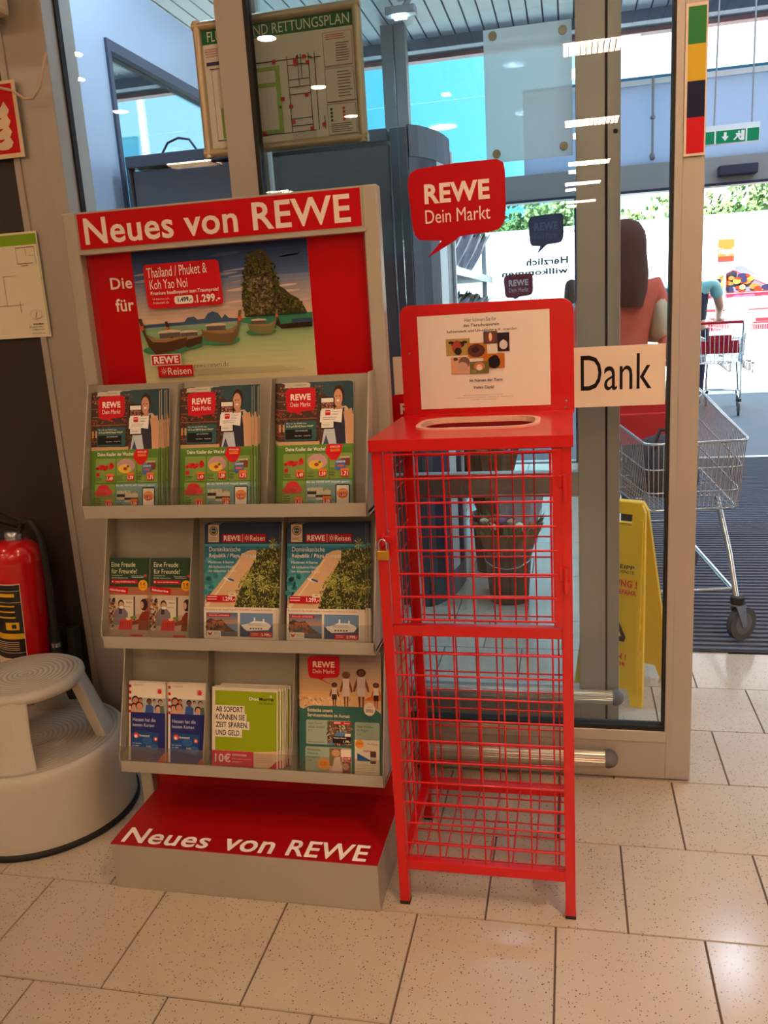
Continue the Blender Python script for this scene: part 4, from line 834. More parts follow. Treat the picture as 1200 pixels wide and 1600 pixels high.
def pale_board():
    m = translucent('pale_board', (240, 248, 248), .75); n = m.node_tree; o = n.nodes['Material Output']
    src = o.inputs[0].links[0].from_socket; t = n.nodes.new('ShaderNodeBsdfTransparent'); mx = n.nodes.new('ShaderNodeMixShader'); mx.inputs[0].default_value = .36
    n.links.new(src, mx.inputs[1]); n.links.new(t.outputs[0], mx.inputs[2]); n.links.new(mx.outputs[0], o.inputs[0]); return m
# whitish board with four fixings on the second leaf
wbd = empty('blank_board', (-.224, 2.546, 1.710)); tag(wbd, 'blank pale plastic board held by four round fixings on the rear glass', 'board')
q = MB(); q.box(0, .236, 0, .004, 0, .340, pale_board()); q.build('board', wbd, .001)
for x_, z_ in ((.026, .322), (.212, .315), (.028, .022), (.212, .025)):
    q = MB(); q.tube([(x_, -.006, z_), (x_, .001, z_)], .0115, mat('fixing_grey', (150, 146, 130), .4, .5), 20); q.build('fixing', wbd)
# escape plan in a snap frame
fp = empty('escape_plan', (-.955, 2.285, 1.752)); tag(fp, 'fire and rescue plan in a rounded silver frame behind the door post', 'plan')
fp.rotation_euler = (0, 0, 0)
q = MB(); w_, h_ = .452, .333
for a, b_ in (((0, .012), (w_, .012)), ((0, h_-.012), (w_, h_-.012)), ((.012, 0), (.012, h_)), ((w_-.012, 0), (w_-.012, h_))):
    q.tube([(a[0], 0, a[1]), (b_[0], 0, b_[1])], .012, mat('frame_champagne', (200, 184, 150), .35, .5), 12)
q.build('frame', fp)
q = MB(); q.box(.012, w_-.012, .0, .006, .012, h_-.012, PAPER); q.build('backing', fp)
A = Art(.410, .291, .0002); A.rect(0, 0, 1, 1, (226, 222, 206)); A.rect(0, 0, 1, .125, (24, 110, 62)); A.text('FLUCHT-', .042, .022, .275, .105, (226, 232, 214), 0); A.text('UND RETTUNGSPLAN', .305, .022, .975, .105, (226, 232, 214), 0)
A.rect(.02, .27, .14, .30, (70, 60, 110)); A.lines(.02, .16, .14, .24, 4, (206, 150, 140)); A.l += 1
def ln(u0, v0, u1, v1, c=(40, 36, 36), w=.0009):
    if u0 == u1: A.rect(u0-w/.41, v0, u0+w/.41, v1, c, False)
    else: A.rect(u0, v0-w/.291, u1, v0+w/.291, c, False)
A.rect(.05, .34, .052, .93, (40, 36, 36), False); ln(.04, .33, .72, .33); ln(.05, .93, .72, .93); A.rect(.09, .66, .11, .92, (150, 180, 90))
for v in (.37, .50, .89): A.rect(.14, v, .50, v+.03, (150, 186, 90))
A.rect(.475, .37, .505, .92, (150, 186, 90)); A.l += 1
for i in range(8): ln(.16+i*.035, .55, .16+i*.035, .87, (196, 190, 170), .0004)
for u in (.56, .70, .74): ln(u, .30, u, .93)
for v in (.38, .50, .56, .62, .82, .88): ln(.56, v, .70, v)
ln(.63, .30, .63, .56); ln(.65, .30, .65, .50); ln(.70, .34, .78, .34, (60, 50, 50)); ln(.78, .82, .78, .93); A.rect(.56, .935, .72, .99, (210, 204, 186)); A.l += 1
for u, v in ((.46, .32), (.60, .33), (.66, .31), (.68, .36), (.50, .63), (.55, .70), (.56, .83), (.66, .62), (.36, .90), (.76, .88), (.68, .90), (.60, .36)): A.rect(u, v, u+.025, v+.03, (206, 50, 50), False)
for u, v in ((.25, .375), (.25, .505), (.485, .70), (.62, .31)): A.rect(u, v, u+.015, v+.02, (20, 90, 40), False)
A.rect(.80, .16, .985, .43, (206, 110, 100)); A.rect(.803, .164, .982, .426, (222, 216, 200)); A.rect(.80, .45, .985, .72, (70, 66, 60)); A.rect(.802, .453, .983, .717, (222, 216, 200)); A.rect(.80, .74, .985, .99, (70, 66, 60)); A.rect(.802, .743, .983, .987, (222, 216, 200))
A.lines(.82, .18, .96, .23, 3, (206, 90, 80)); A.lines(.88, .25, .97, .41, 8, (120, 110, 100), .3); A.lines(.88, .48, .97, .70, 9, (120, 110, 100), .3); A.lines(.82, .90, .97, .98, 5, (90, 84, 80), .3); A.l += 1
for i in range(4): A.rect(.82, .77+.03*i, .835, .79+.03*i, (20, 100, 50), False); A.rect(.90, .77+.03*i, .915, .79+.03*i, (206, 50, 50), False)
A.build('plan_print', fp, (.021, -.0005, .021))
# left: fire point sign, evacuation notice, cable, wall box
fs = empty('fire_equipment_sign', (-1.62, 2.216, 1.795)); tag(fs, 'red fire equipment sign with white flames at the top left', 'sign')
A = Art(.168, .194, .0003); A.rect(0, 0, 1, 1, (240, 214, 170)); A.rect(.04, .04, .94, .94, (206, 12, 24))
for i in range(4):
    v = .36+i*.14; A.poly([(.50, v), (.62, v+.01), (.70, v-.03), (.76, v-.10), (.80, v-.04), (.84, v+.02), (.80, v+.08), (.72, v+.11), (.60, v+.11), (.50, v+.07)], (240, 214, 180))
A.poly([(.15, .9), (.15, .45), (.3, .2), (.4, .45), (.4, .9)], (240, 214, 180))
A.build('sign_print', fs); q = MB(); q.box(0, .168, .0002, .003, 0, .194, WHITEM); q.build('sign_plate', fs)
ev = empty('evacuation_notice', (-1.735, 2.222, 1.312)); tag(ev, 'white floor plan notice with a green top bar on the dark wall', 'notice')
A = Art(.278, .290, .0003); A.rect(0, 0, 1, 1, (236, 224, 196)); A.rect(0, .02, .985, .12, (130, 170, 40)); A.rect(.985, .02, .99, .98, (130, 170, 40)); A.l += 1
for a in ((.74, .14, .95, .145), (.74, .29, .92, .295), (.95, .14, .953, .30), (.85, .14, .853, .22), (.74, .14, .743, .29), (.88, .22, .95, .223), (.0, .68, .74, .684), (.70, .64, .704, .76), (.55, .40, .553, .68), (.55, .40, .70, .403)): A.rect(*a, (110, 70, 60), False)
A.rect(.78, .31, .86, .315, (90, 60, 50)); A.text('REWE-Markt', .82, .865, .94, .88, BLK, 1); A.text('Bürgerstraße 1', .77, .892, .94, .908, BLK, 0); A.text('Erdgeschoss', .80, .92, .94, .933, BLK, 0); A.text('Evakuierung', .80, .955, .94, .968, BLK, 0); A.ell(.87, .78, .07, .045, (206, 196, 170)); A.ell(.87, .78, .064, .041, (236, 224, 196)); A.poly([(.86, .81), (.885, .75), (.89, .755), (.865, .815)], (90, 80, 70))
A.build('notice_print', ev); q = MB(); q.box(0, .278, .0002, .002, 0, .290, PAPER); q.build('notice_sheet', ev)
q = MB(); pts = [(-1.70, 2.20, 1.93), (-1.55, 2.195, 1.975), (-1.48, 2.19, 1.965), (-1.445, 2.19, 1.955), (-1.41, 2.19, 1.93), (-1.385, 2.19, 1.93), (-1.365, 2.195, 1.955), (-1.350, 2.2, 2.0), (-1.345, 2.215, 2.04)]
q.tube(pts, .0035, mat('cable_white', (206, 180, 150), .5), 8); tag(q.build('loose_cable'), 'thin white cable sagging across the tan window post', 'cable')
q = MB(); q.box(-1.75, -1.430, 2.10, 2.215, 2.135, 2.35, mat('box_cream', (206, 190, 160), .5)); tag(q.build('wall_box', None, .012), 'cream plastic box at the upper left corner of the dark wall', 'box')

# =================================================================== STEP STOOL AND EXTINGUISHER
sl = empty('step_stool', (-1.478, 1.897, 0)); sl.scale = (1.02, 1.02, 1); tag(sl, 'round beige two-tier step stool with worn ribbed treads', 'step stool')
q = MB(); q.lathe([(.2475, .0), (.2525, .002), (.2525, .014), (.2475, .018)], BLACKR, 64); q.build('rubber_ring', sl)
q = MB(); q.lathe([(.2465, .010), (.2455, .03), (.240, .19), (.236, .212), (.229, .221), (.222, .223)], STEPM, 64); q.build('base_drum', sl)
q = MB(); pr = [(.2225, .223)]
for i in range(12): r_ = .215-i*.013; pr += [(r_, .2225), (r_-.003, .2245), (r_-.006, .2225)]
pr += [(.0001, .2225)]; q.lathe(pr, TREAD, 64); q.build('lower_tread', sl)
for k in range(4):
    a = R(-70+90*k)
    q = MB(); vs = []
    for z_, r_, hw in ((.222, .205, .055), (.30, .178, .044), (.38, .152, .040), (.398, .147, .045)):
        for da, rr in ((-hw/r_, r_), (0, r_+.004), (hw/r_, r_), (hw/r_*.85, r_-.035), (-hw/r_*.85, r_-.035)):
            vs.append((rr*math.cos(a+da), rr*math.sin(a+da), z_))
    fs_ = []
    for i in range(3):
        for j in range(5): fs_.append((i*5+j, i*5+(j+1) % 5, (i+1)*5+(j+1) % 5, (i+1)*5+j))
    q.add(vs, fs_, STEPM, False); q.build('leg', sl, .006)
q = MB(); q.lathe([(.10, .378), (.138, .378), (.149, .384), (.152, .395), (.150, .406), (.142, .411), (.136, .4115)], STEPM, 64); q.build('top_rim', sl)
q = MB(); pr = [(.1365, .4115)]
for i in range(9): r_ = .130-i*.0125; pr += [(r_, .411), (r_-.003, .4128), (r_-.006, .411)]
pr += [(.0001, .411)]; q.lathe(pr, TREAD, 64); q.lathe([(.0001, .38), (.145, .38)], STEPM, 48); q.build('upper_tread', sl)
q = MB(); q.tube([(-.235, -.08, .205), (-.24, -.08, .20)], .004, BLACKR); 
xe = empty("fire_extinguisher", (-1.655, 2.135, .228)); xe.rotation_euler = (0, R(3.5), 0); xe.scale = (1, 1, .88); tag(xe, "red fire extinguisher with black and yellow label behind the step stool", "fire extinguisher")
REDX = mat('extinguisher_red', (206, 10, 14), .22, 0, .03, 9, coat=.6)
q = MB(); q.lathe([(.0001, .0), (.06, .0), (.072, .01), (.075, .03), (.075, .50), (.0765, .506), (.075, .512), (.074, .53), (.066, .552), (.045, .566), (.022, .572), (.0001, .573)], REDX, 48); q.build('cylinder', xe)
q = MB(); q.lathe([(.023, .568), (.026, .575), (.026, .598), (.018, .604), (.0001, .605)], CHROME, 24); q.build('valve', xe)
q = MB(); q.prism([(-.07, .61), (.03, .60), (.035, .612), (-.07, .635)], -.01, .01, BLACKR); q.prism([(-.065, .655), (.02, .625), (.03, .632), (-.06, .672)], -.01, .01, BLACKR); q.build('lever', xe, .002)
q = MB(); q.tube([(.02, 0, .60), (.035, -.0, .635), (.065, -.005, .640), (.092, -.008, .60), (.104, -.01, .53), (.110, -.01, .40), (.112, -.01, .25), (.113, -.01, .20)], .010, BLACKR, 12); q.build('hose', xe)
q = MB(); q.tube([(.113, -.01, .20), (.114, -.01, .08)], .0155, BLACKR, 14, radii=[.014, .017]); q.tube([(.113, -.01, .20), (.113, -.01, .215)], .0145, CHROME, 14); q.build('nozzle', xe)
q = MB(); q.box(.07, .115, .01, .05, .16, .26, BLACKR); q.box(.130, .155, .02, .06, .12, .255, BLACKR); q.build('bracket', xe, .004)
LB = MB()
def strip(z0, z1, a0, a1, rr, m, n_=14):
    vs = []
    for i in range(n_+1):
        a = R(a0+(a1-a0)*i/n_); vs += [(rr*math.cos(a), rr*math.sin(a), z0), (rr*math.cos(a), rr*math.sin(a), z1)]
    LB.add(vs, [(2*i, 2*i+2, 2*i+3, 2*i+1) for i in range(n_)], m, True)
CREAM = mat('label_cream', (236, 206, 170), .4); LBK = mat('label_black', (30, 24, 22), .4); LY = mat('label_yellow', (230, 180, 30), .4)
strip(.12, .44, -150, -52, .0755, CREAM); strip(.175, .437, -149, -53.5, .0758, LBK)
for z_ in (.415, .375, .195): strip(z_, z_+.0015, -149, -53.5, .0760, CREAM)
strip(.245, .265, -149, -53.5, .0760, LY); strip(.395, .407, -110, -66, .0760, LY)
for z_ in (.36, .34, .32): strip(z_, z_+.005, -120, -68, .0760, LY)
strip(.278, .305, -92, -62, .0760, LY); strip(.284, .298, -78, -68, .0762, LBK)
for i in range(5): strip(.205+i*.007, .207+i*.007, -140, -66, .0760, CREAM)
strip(.125, .160, -140, -60, .0758, PAPER); strip(.130, .133, -120, -54, .0761, LBK)
LB.build('label', xe)
# =================================================================== LOBBY: FLOWER CABINET, BOUQUETS, WET FLOOR SIGN
fc = empty('flower_cabinet', (-1.2, 4.6, 0)); tag(fc, 'large dark grey flower cabinet with rounded corner and open shelves in the lobby', 'cabinet')
FX, FY = -1.2, 4.6
def fb_(name, *a, m=KGREY, bev=.004):
    return box_obj(name, a[0]-FX, a[1]-FX, a[2]-FY, a[3]-FY, a[4], a[5], m, fc, bev)
fb_('back_panel', -1.86, -.715, 3.62, 3.65, 0, 1.985, m=mat('cabinet_back_grey', (112, 110, 112), .4, .3, .06, 3))
fb_('top_rail', -1.88, -.715, 3.60, 3.66, 1.995, 2.045)
fb_('corner_post', -.705, -.635, 3.60, 3.66, 0, 2.045); fb_('corner_post', -1.88, -1.865, 3.60, 3.66, 0, 1.995)
fb_('roof_plate', -1.87, -.60, 3.66, 6.0, 2.0, 2.04)
fb_('body', -1.86, -1.02, 3.66, 6.0, .0, 1.99, m=mat('cabinet_inside_dark', (36, 36, 44), .6))
cpts = [(-.632, 3.605), (-.600, 3.64), (-.572, 3.70), (-.545, 3.78), (-.528, 3.88), (-.520, 4.0)]
def curved(name, z0, z1, m, d=.0, a=0, b_=5):
    q = MB(); P = cpts[a:b_+1]
    pts = [(x-FX+d, y-FY) for x, y in P] + [(x-FX+d-.012, y-FY+.008) for x, y in P][::-1]
    q.prism(pts, z0, z1, m, 'z'); return q.build(name, fc)
curved('curved_rim', 1.93, 2.05, KGREY, .004); curved('curved_base', 0, .12, KGREY, .004)
curved('curved_panel', .12, 1.93, KGREY, 0, 0, 1); curved('dark_window', .12, 1.93, KNAVY, 0, 1, 3); curved('light_strip', .12, 1.93, WHITEM, 0, 3, 4); curved('dark_window', .12, 1.93, KNAVY, 0, 4, 5)
fb_('shelf_post', -.535, -.508, 4.0, 4.03, 0, 2.0, m=WHITEM); fb_('shelf_post', -.58, -.55, 5.95, 5.98, 0, 2.0, m=WHITEM)
for z in (1.50, 1.12, .74, .36): fb_('shelf', -1.02, -.52, 4.03, 5.95, z-.02, z, m=WHITEM); fb_('shelf_edge', -.52, -.51, 4.03, 5.95, z-.03, z+.012, m=CHROME)
q = MB(); q.tube([(-1.71-FX, 3.62-FY, 2.045), (-1.68-FX, 3.62-FY, 2.085), (-1.63-FX, 3.62-FY, 2.10), (-1.58-FX, 3.62-FY, 2.09), (-1.55-FX, 3.62-FY, 2.045)], .005, KNAVY, 8); q.build('cable_loop', fc)
FOIL = mat('clear_foil', (214, 210, 226), .15, .3, .3, 40); KRAFT = mat('kraft_wrap', (120, 88, 58), .7, 0, .25, 30); GRN = mat('leaf_green', (66, 110, 50), .6, 0, .3, 30)
FLW = [mat('bloom_pink', (226, 110, 140), .6, 0, .2, 60), mat('bloom_cream', (238, 220, 190), .6, 0, .2, 60), mat('bloom_lilac', (160, 120, 190), .6, 0, .2, 60), mat('bloom_orange', (226, 120, 60), .6, 0, .2, 60)]
def bouquet(x, y, z, s_, h, wrapm, label, grp=None, seed=0, bucket=False):
    random.seed(seed); t_ = empty('bouquet', (x, y, z)); tag(t_, label, 'bouquet', grp)
    n_ = 18; q = MB(); base_z = 0
    prof = [(.028, 0), (.035, h*.25), (.06*s_/.1, h*.55), (s_, h)]
    vs = []; 
    for r_, zz in prof:
        for i in range(n_):
            a = 2*math.pi*i/n_; k = 1+(.16 if i % 2 else -.08)*(zz/h)
            vs.append((r_*k*math.cos(a), r_*k*math.sin(a), zz+(.02*math.sin(i*2.3) if zz == h else 0)))
    q.add(vs, [(j*n_+i, j*n_+(i+1) % n_, (j+1)*n_+(i+1) % n_, (j+1)*n_+i) for j in range(3) for i in range(n_)], wrapm, False)
    q.build('wrap', t_)
    q = MB()
    for i in range(26):
        a = random.random()*6.28; r_ = s_*.85*math.sqrt(random.random()); 
        q.ico((r_*math.cos(a), r_*math.sin(a), h*.93+.05*(1-r_/s_)+random.uniform(-.02, .02)), random.uniform(.016, .028), random.choice(FLW), 1, (1, 1, .7), .15)
    tag(q.build('blooms', t_), kind='stuff')
    q = MB()
    for i in range(40):
        a = random.random()*6.28; r_ = s_*random.uniform(.5, 1.05); l = random.uniform(.04, .08); zz = h*.9; ca, sa = math.cos(a), math.sin(a)
        q.add([(r_*ca, r_*sa, zz), ((r_+l*.4)*ca-.012*sa, (r_+l*.4)*sa+.012*ca, zz+l*.6), ((r_+l*.7)*ca, (r_+l*.7)*sa, zz+l), ((r_+l*.4)*ca+.012*sa, (r_+l*.4)*sa-.012*ca, zz+l*.6)], [(0, 1, 2, 3)], GRN)
    tag(q.build('leaves', t_), kind='stuff'); return t_
def bucket(x, y, r_, h, m, label):
    t_ = empty('flower_bucket', (x, y, 0)); tag(t_, label, 'bucket')
    q = MB(); q.lathe([(.0001, .004), (r_*.78, .004), (r_*.80, 0), (r_*.97, h-.01), (r_*1.05, h-.01), (r_*1.05, h), (r_*.95, h), (r_*.76, .01)], m, 28); q.build('bucket_wall', t_)
    q = MB(); q.tube([(-r_, 0, h-.03)]+[(-r_*math.cos(R(a)), -.02-r_*.9*math.sin(R(a)), h-.03-.05*math.sin(R(a))) for a in (30, 60, 90, 120, 150)]+[(r_, 0, h-.03)], .003, CHROME, 6); q.build('handle', t_); return t_
BK = mat('bucket_dark_brown', (84, 62, 50), .5, 0, .15, 8)
bucket(-.285, 3.72, .11, .26, BK, 'dark brown flower bucket standing alone on the lobby tiles')
bouquet(-.285, 3.72, .03, .15, .33, KRAFT, 'kraft wrapped bouquet in the front brown bucket', None, 3)
bouquet(-.235, 3.80, .04, .12, .50, FOIL, 'pink and lilac foil wrapped bouquet behind the kraft one in the front bucket', None, 4)
bucket(-.40, 4.18, .10, .30, BK, 'taller dark bucket beside the curved corner of the flower cabinet')
bouquet(-.40, 4.18, .04, .14, .60, KRAFT, 'tall brown wrapped bouquet in the bucket by the cabinet corner', None, 6)
k_ = 0
for z, zz in ((1.50, 'top'), (1.12, 'second'), (.74, 'third')):
    for i, y in enumerate((4.22, 4.62, 5.02, 5.42, 5.78)):
        bouquet(-.66, y, z, .13, .24, FOIL, f'foil wrapped bouquet number {["nearest", "second", "third", "fourth", "farthest"][i]} on the {zz} cabinet shelf'.replace('number ', ''), 'foil wrapped bouquets on the cabinet shelves', 20+k_); k_ += 1
random.seed(11)
ws = empty('wet_floor_sign', (.165, 2.83, 0)); ws.rotation_euler = (0, 0, R(-27)); tag(ws, 'yellow folding wet floor warning sign behind the rear door leaf', 'warning sign')
def ws_panel(name, sgn, front):
    q = MB(); H_ = .665; t_ = .014; lean = .12
    def P(x, z): return (x, sgn*(lean*(1-z/H_)+.006), z)
    o_ = [(-.122, .03), (-.122, 0), (-.085, 0), (-.070, .05), (.070, .05), (.085, 0), (.122, 0), (.122, .03), (.082, H_-.03), (.066, H_), (-.066, H_), (-.082, H_-.03)]
    i_ = [(-.040, .585), (.040, .585), (.040, .625), (-.040, .625)]
    bm = bmesh.new()
    a = [bm.verts.new(P(x, z)) for x, z in o_]; b2 = [bm.verts.new(P(x, z)) for x, z in i_]
    es = [bm.edges.new((a[i], a[(i+1) % len(a)])) for i in range(len(a))]+[bm.edges.new((b2[i], b2[(i+1) % 4])) for i in range(4)]
    bmesh.ops.triangle_fill(bm, use_beauty=True, edges=es)
    r_ = bmesh.ops.solidify(bm, geom=bm.faces[:], thickness=t_)
    me = bpy.data.meshes.new(name); bmesh.ops.recalc_face_normals(bm, faces=bm.faces); bm.to_mesh(me); bm.free(); me.materials.append(YEL)
    o = bpy.data.objects.new(name, me); COL.objects.link(o); o.parent = ws
    return o
fpn = ws_panel('front_panel', -1, True); ws_panel('rear_panel', 1, False)
q = MB()
for sx in (-1, 1):
    q.prism([(sx*.102-.006, .05), (sx*.102+.006, .05), (sx*.074+.006, .62), (sx*.074-.006, .62)], -.004, .006, YEL)
o = q.build('rib', ws); o.location = (0, -.130, .0); o.rotation_euler = (-math.atan(.12/.665), 0, 0)
q = MB(); q.tube([(-.07, 0, .66), (.07, 0, .66)], .008, YEL, 10); q.build('hinge_bar', ws)
A = Art(.19, .56, .0003); RD = (200, 40, 40)
A.text('GS SEIPP', .30, .175, .86, .198, BLK, 2); A.text('BEHINDERDIENSTE', .22, .207, .86, .225, BLK, 1); A.text('ACHTUNG !', .12, .262, .93, .305, RD, 2); A.text('RUTSCHGEFAHR', .12, .32, .93, .350, RD, 2)
A.poly([(.5, .42), (.80, .60), (.78, .63), (.22, .63), (.20, .60)], BLK); A.poly([(.5, .452), (.72, .60), (.28, .60)], (232, 190, 20)); A.ell(.5, .49, .03, .013, BLK); A.poly([(.47, .50), (.54, .51), (.60, .57), (.57, .58), (.50, .545), (.44, .59), (.42, .58), (.46, .54)], BLK)
A.text('CAUTION !', .16, .70, .84, .735, RD, 2); A.text('WET FLOOR', .16, .75, .84, .775, RD, 2)
A.build('sign_print', ws, (-.095, -.1425, .01), (-math.atan(.12/.665), 0, 0))

# =================================================================== SHOPPING CARTS
REDP = mat('red_cart_plastic', (206, 20, 34), .4)
def make_cart(detail=1):
    """handle at +y, nose at -y, origin on the floor under the middle"""
    c = empty('shopping_cart'); n_ = 20 if detail else 11
    # basket corner functions
    yf, yr = -.45, .42
    def half(y, z):   # half width at depth y and height z
        t_ = (y-yf)/(yr-yf); k = (z-.53)/.30; return .165+.075*t_ + .022*k
    def rim(y): return .785+.10*(y-yf)/(yr-yf)
    def bot(y): return .525+.03*(y-yf)/(yr-yf)
    def yfront(z): return yf+.05*(1-(z-.53)/.26)
    q = MB(); r_ = .0018 if detail else .003
    for k in range(n_*2 if detail else n_):          # side verticals
        t_ = (k+.5)/(n_*2 if detail else n_); y = yf+.03+(yr-yf-.03)*t_
        for s_ in (-1, 1): q.tube([(s_*half(y, bot(y))*.97, y, bot(y)), (s_*half(y, rim(y)), y, rim(y))], r_, CHROME, 5, False)
    for k in range(n_):                              # nose verticals and rear gate
        x = -1+2*(k+.5)/n_
        q.tube([(x*half(yf, .53), yfront(.53), .53), (x*half(yf, .785), yf, .785)], r_, CHROME, 5, False)
        q.tube([(x*half(yr, .56), yr, .56), (x*half(yr, .885), yr+.01, .93)], r_, CHROME, 5, False)
        q.tube([(x*half(yf, .53), yfront(.53), .53), (x*half(yr, .56), yr, .56)], r_, CHROME, 5, False)
    tag(q.build('basket_wires', c), kind='stuff')
    q = MB()
    for f_, rr in ((0, .0045), (.27, .0028), (.62, .0028), (1.0, .0055)):
        L = []
        for y, s_ in ((yr, -1), (yf, -1), (yf, 1), (yr, 1)):
            zz = bot(y)+(rim(y)-bot(y))*f_; yy = yfront(zz) if y == yf else y
            L.append((s_*half(y, zz), yy, zz))
        a, b_, c2, d = [Vector(v) for v in L]; e1 = (a-b_).normalized()*.03; e2 = (c2-b_).normalized()*.03
        q.tube([a, b_+e1, b_+(e1+e2)*.3, b_+e2, c2-e2, c2+(-e2+(d-c2).normalized()*.03)*.3, c2+(d-c2).normalized()*.03, d], rr, CHROME, 6)
    for y in (-.2, 0, .2): q.tube([(-half(y, .54), y, bot(y)-.004), (half(y, .54), y, bot(y)-.004)], .003, CHROME, 6)
    q.build('basket_rims', c)
    q = MB()
    q.box(-.20, .20, yr-.10, yr-.085, .66, .80, REDP); q.box(-.12, .12, yr-.09, yr-.07, .78, .86, REDP); q.build('child_seat', c, .006)
    q = MB(); q.tube([(-.235, yr+.12, 1.0), (.235, yr+.12, 1.0)], .015, REDP, 12); q.build('handle', c)
    q = MB()
    for s_ in (-1, 1): q.tube([(s_*.235, yr+.12, 1.0), (s_*.235, yr+.05, .98), (s_*.235, yr-.02, .90), (s_*.225, yr-.05, .60), (s_*.225, yr-.02, .30), (s_*.225, yr+.05, .20), (s_*.215, yr-.05, .19), (s_*.17, yf+.06, .19)], .010, CHROME, 8)
    for s_ in (-1, 1): q.tube([(s_*.155, yf+.25, .525), (s_*.17, yf+.13, .33), (s_*.175, yf+.05, .17)], .011, CHROME, 10)
    q.tube([(-.17, yf+.07, .20), (.17, yf+.07, .20)], .006, CHROME, 8); q.tube([(-.225, yr, .27), (.225, yr, .27)], .006, CHROME, 8)
    q.build('chassis', c)
    for x, y in ((-.175, yf+.04), (.175, yf+.04), (-.215, yr+.03), (.215, yr+.03)):
        w_ = empty('caster', (x, y, .0), R(-62 if detail else 0)); w_.parent = c
        q = MB(); q.tube([(0, 0, .150), (0, 0, .178)], .026, BLACKR, 16)
        for x_ in (-.020, .015): q.prism([(-.024, .152), (.024, .152), (.036, .070), (.030, .052), (.014, .056)], x_, x_+.005, CHROME, 'x')
        q.box(-.020, .020, -.024, .024, .146, .152, CHROME); q.build('fork', w_)
        q = MB(); q.tube([(-.012, .026, .066), (.012, .026, .066)], .066, TYRE, 28); q.tube([(-.0135, .026, .066), (.0135, .026, .066)], .042, GREYR, 20); q.tube([(-.022, .026, .066), (.022, .026, .066)], .007, CHROME, 8); q.build('wheel', w_, .002)
    return c
ca = make_cart(1); ca.location = (.375, 3.63, .010); ca.rotation_euler = (0, 0, R(9)); tag(ca, 'wire shopping cart on the ribbed mat just behind the door glass', 'shopping cart')
ca.scale = (1, 1, 1)
bg_ = empty('dark_bag', (.375, 3.56, .545)); bg_.rotation_euler = (0, 0, R(9)); tag(bg_, 'dark bag lying inside the basket of the near shopping cart', 'bag')
q = MB(); q.lathe([(.0001, 0), (.11, .0), (.125, .05), (.12, .15), (.09, .22), (.05, .24), (.0001, .245)], mat('dark_bag_fabric', (40, 36, 46), .8, 0, .2, 20), 18); o = q.build('bag_body', bg_); o.scale = (1.0, 1.6, .9)
q = MB(); q.tube([(-.08, -.1, .17), (-.05, -.1, .26), (.05, -.1, .26), (.08, -.1, .17)], .008, MATS['dark_bag_fabric'], 8); q.build('bag_handle', bg_)
cb2 = make_cart(0); cb2.location = (1.66, 10.25, .0); cb2.rotation_euler = (0, 0, R(168)); tag(cb2, 'small bright cart pushed by the man outside the doors', 'shopping cart')
for k in range(4):
    c = copy_tree(cb2); c.location = (2.62+.02*k, 15.6+.28*k, 0); c.rotation_euler = (0, 0, R(20)); tag(c, ['nearest', 'second', 'third', 'farthest'][k]+' cart of the parked row in front of the market hut', 'shopping cart', 'parked carts by the hut')
c = copy_tree(cb2); c.location = (3.12, 15.2, 0); c.rotation_euler = (0, 0, R(-8)); tag(c, 'single parked cart right of the cart row by the market hut', 'shopping cart')

# =================================================================== PEOPLE
def skin_mesh(name, nodes, edges, m, parent=None, sub=2, root=0):
    me = bpy.data.meshes.new(name); me.from_pydata([p[:3] for p in nodes], edges, []); me.materials.append(m)
    o = bpy.data.objects.new(name, me); COL.objects.link(o)
    if parent: o.parent = parent
    s_ = o.modifiers.new('skin', 'SKIN'); s_.use_smooth_shade = True
    sv = me.skin_vertices[0].data
    for i, p in enumerate(nodes):
        r_ = p[3]; sv[i].radius = r_ if isinstance(r_, tuple) else (r_, r_); sv[i].use_root = (i == root)
    o.modifiers.new('sub', 'SUBSURF').levels = sub; o.modifiers['sub'].render_levels = sub
    return o
def hand(w, d, side, curl, m, parent):
    """palm and five separate fingers; w wrist, d pointing direction"""
    w = Vector(w); d = Vector(d).normalized(); u = d.cross(Vector((0, 0, 1))); u = u.normalized() if u.length > .1 else Vector((1, 0, 0)); nrm = u.cross(d)*(-1)
    k = w+d*.045; nodes = [(*w, .026), (*k, .030), (*(w+d*.075), .030)]; edges = [(0, 1), (1, 2)]
    for i, (off, l) in enumerate(((-.030, .062), (-.010, .074), (.010, .070), (.029, .055))):
        a = w+d*.085+u*off; b_ = a+(d*math.cos(curl*.5)-nrm*math.sin(curl*.5))*l*.45; c = b_+(d*math.cos(curl)-nrm*math.sin(curl))*l*.3; e_ = c+(d*math.cos(curl*1.6)-nrm*math.sin(curl*1.6))*l*.25
        j = len(nodes); nodes += [(*a, .010), (*b_, .009), (*c, .0085), (*e_, .007)]; edges += [(2, j), (j, j+1), (j+1, j+2), (j+2, j+3)]
    a = w+d*.035+u*(-.034*side); b_ = a+(d*.7-u*side*.6-nrm*.3).normalized()*.03; c = b_+(d*.9-u*side*.1-nrm*.5).normalized()*.026
    j = len(nodes); nodes += [(*a, .012), (*b_, .010), (*c, .008)]; edges += [(1, j), (j, j+1), (j+1, j+2)]
    return nodes, edges
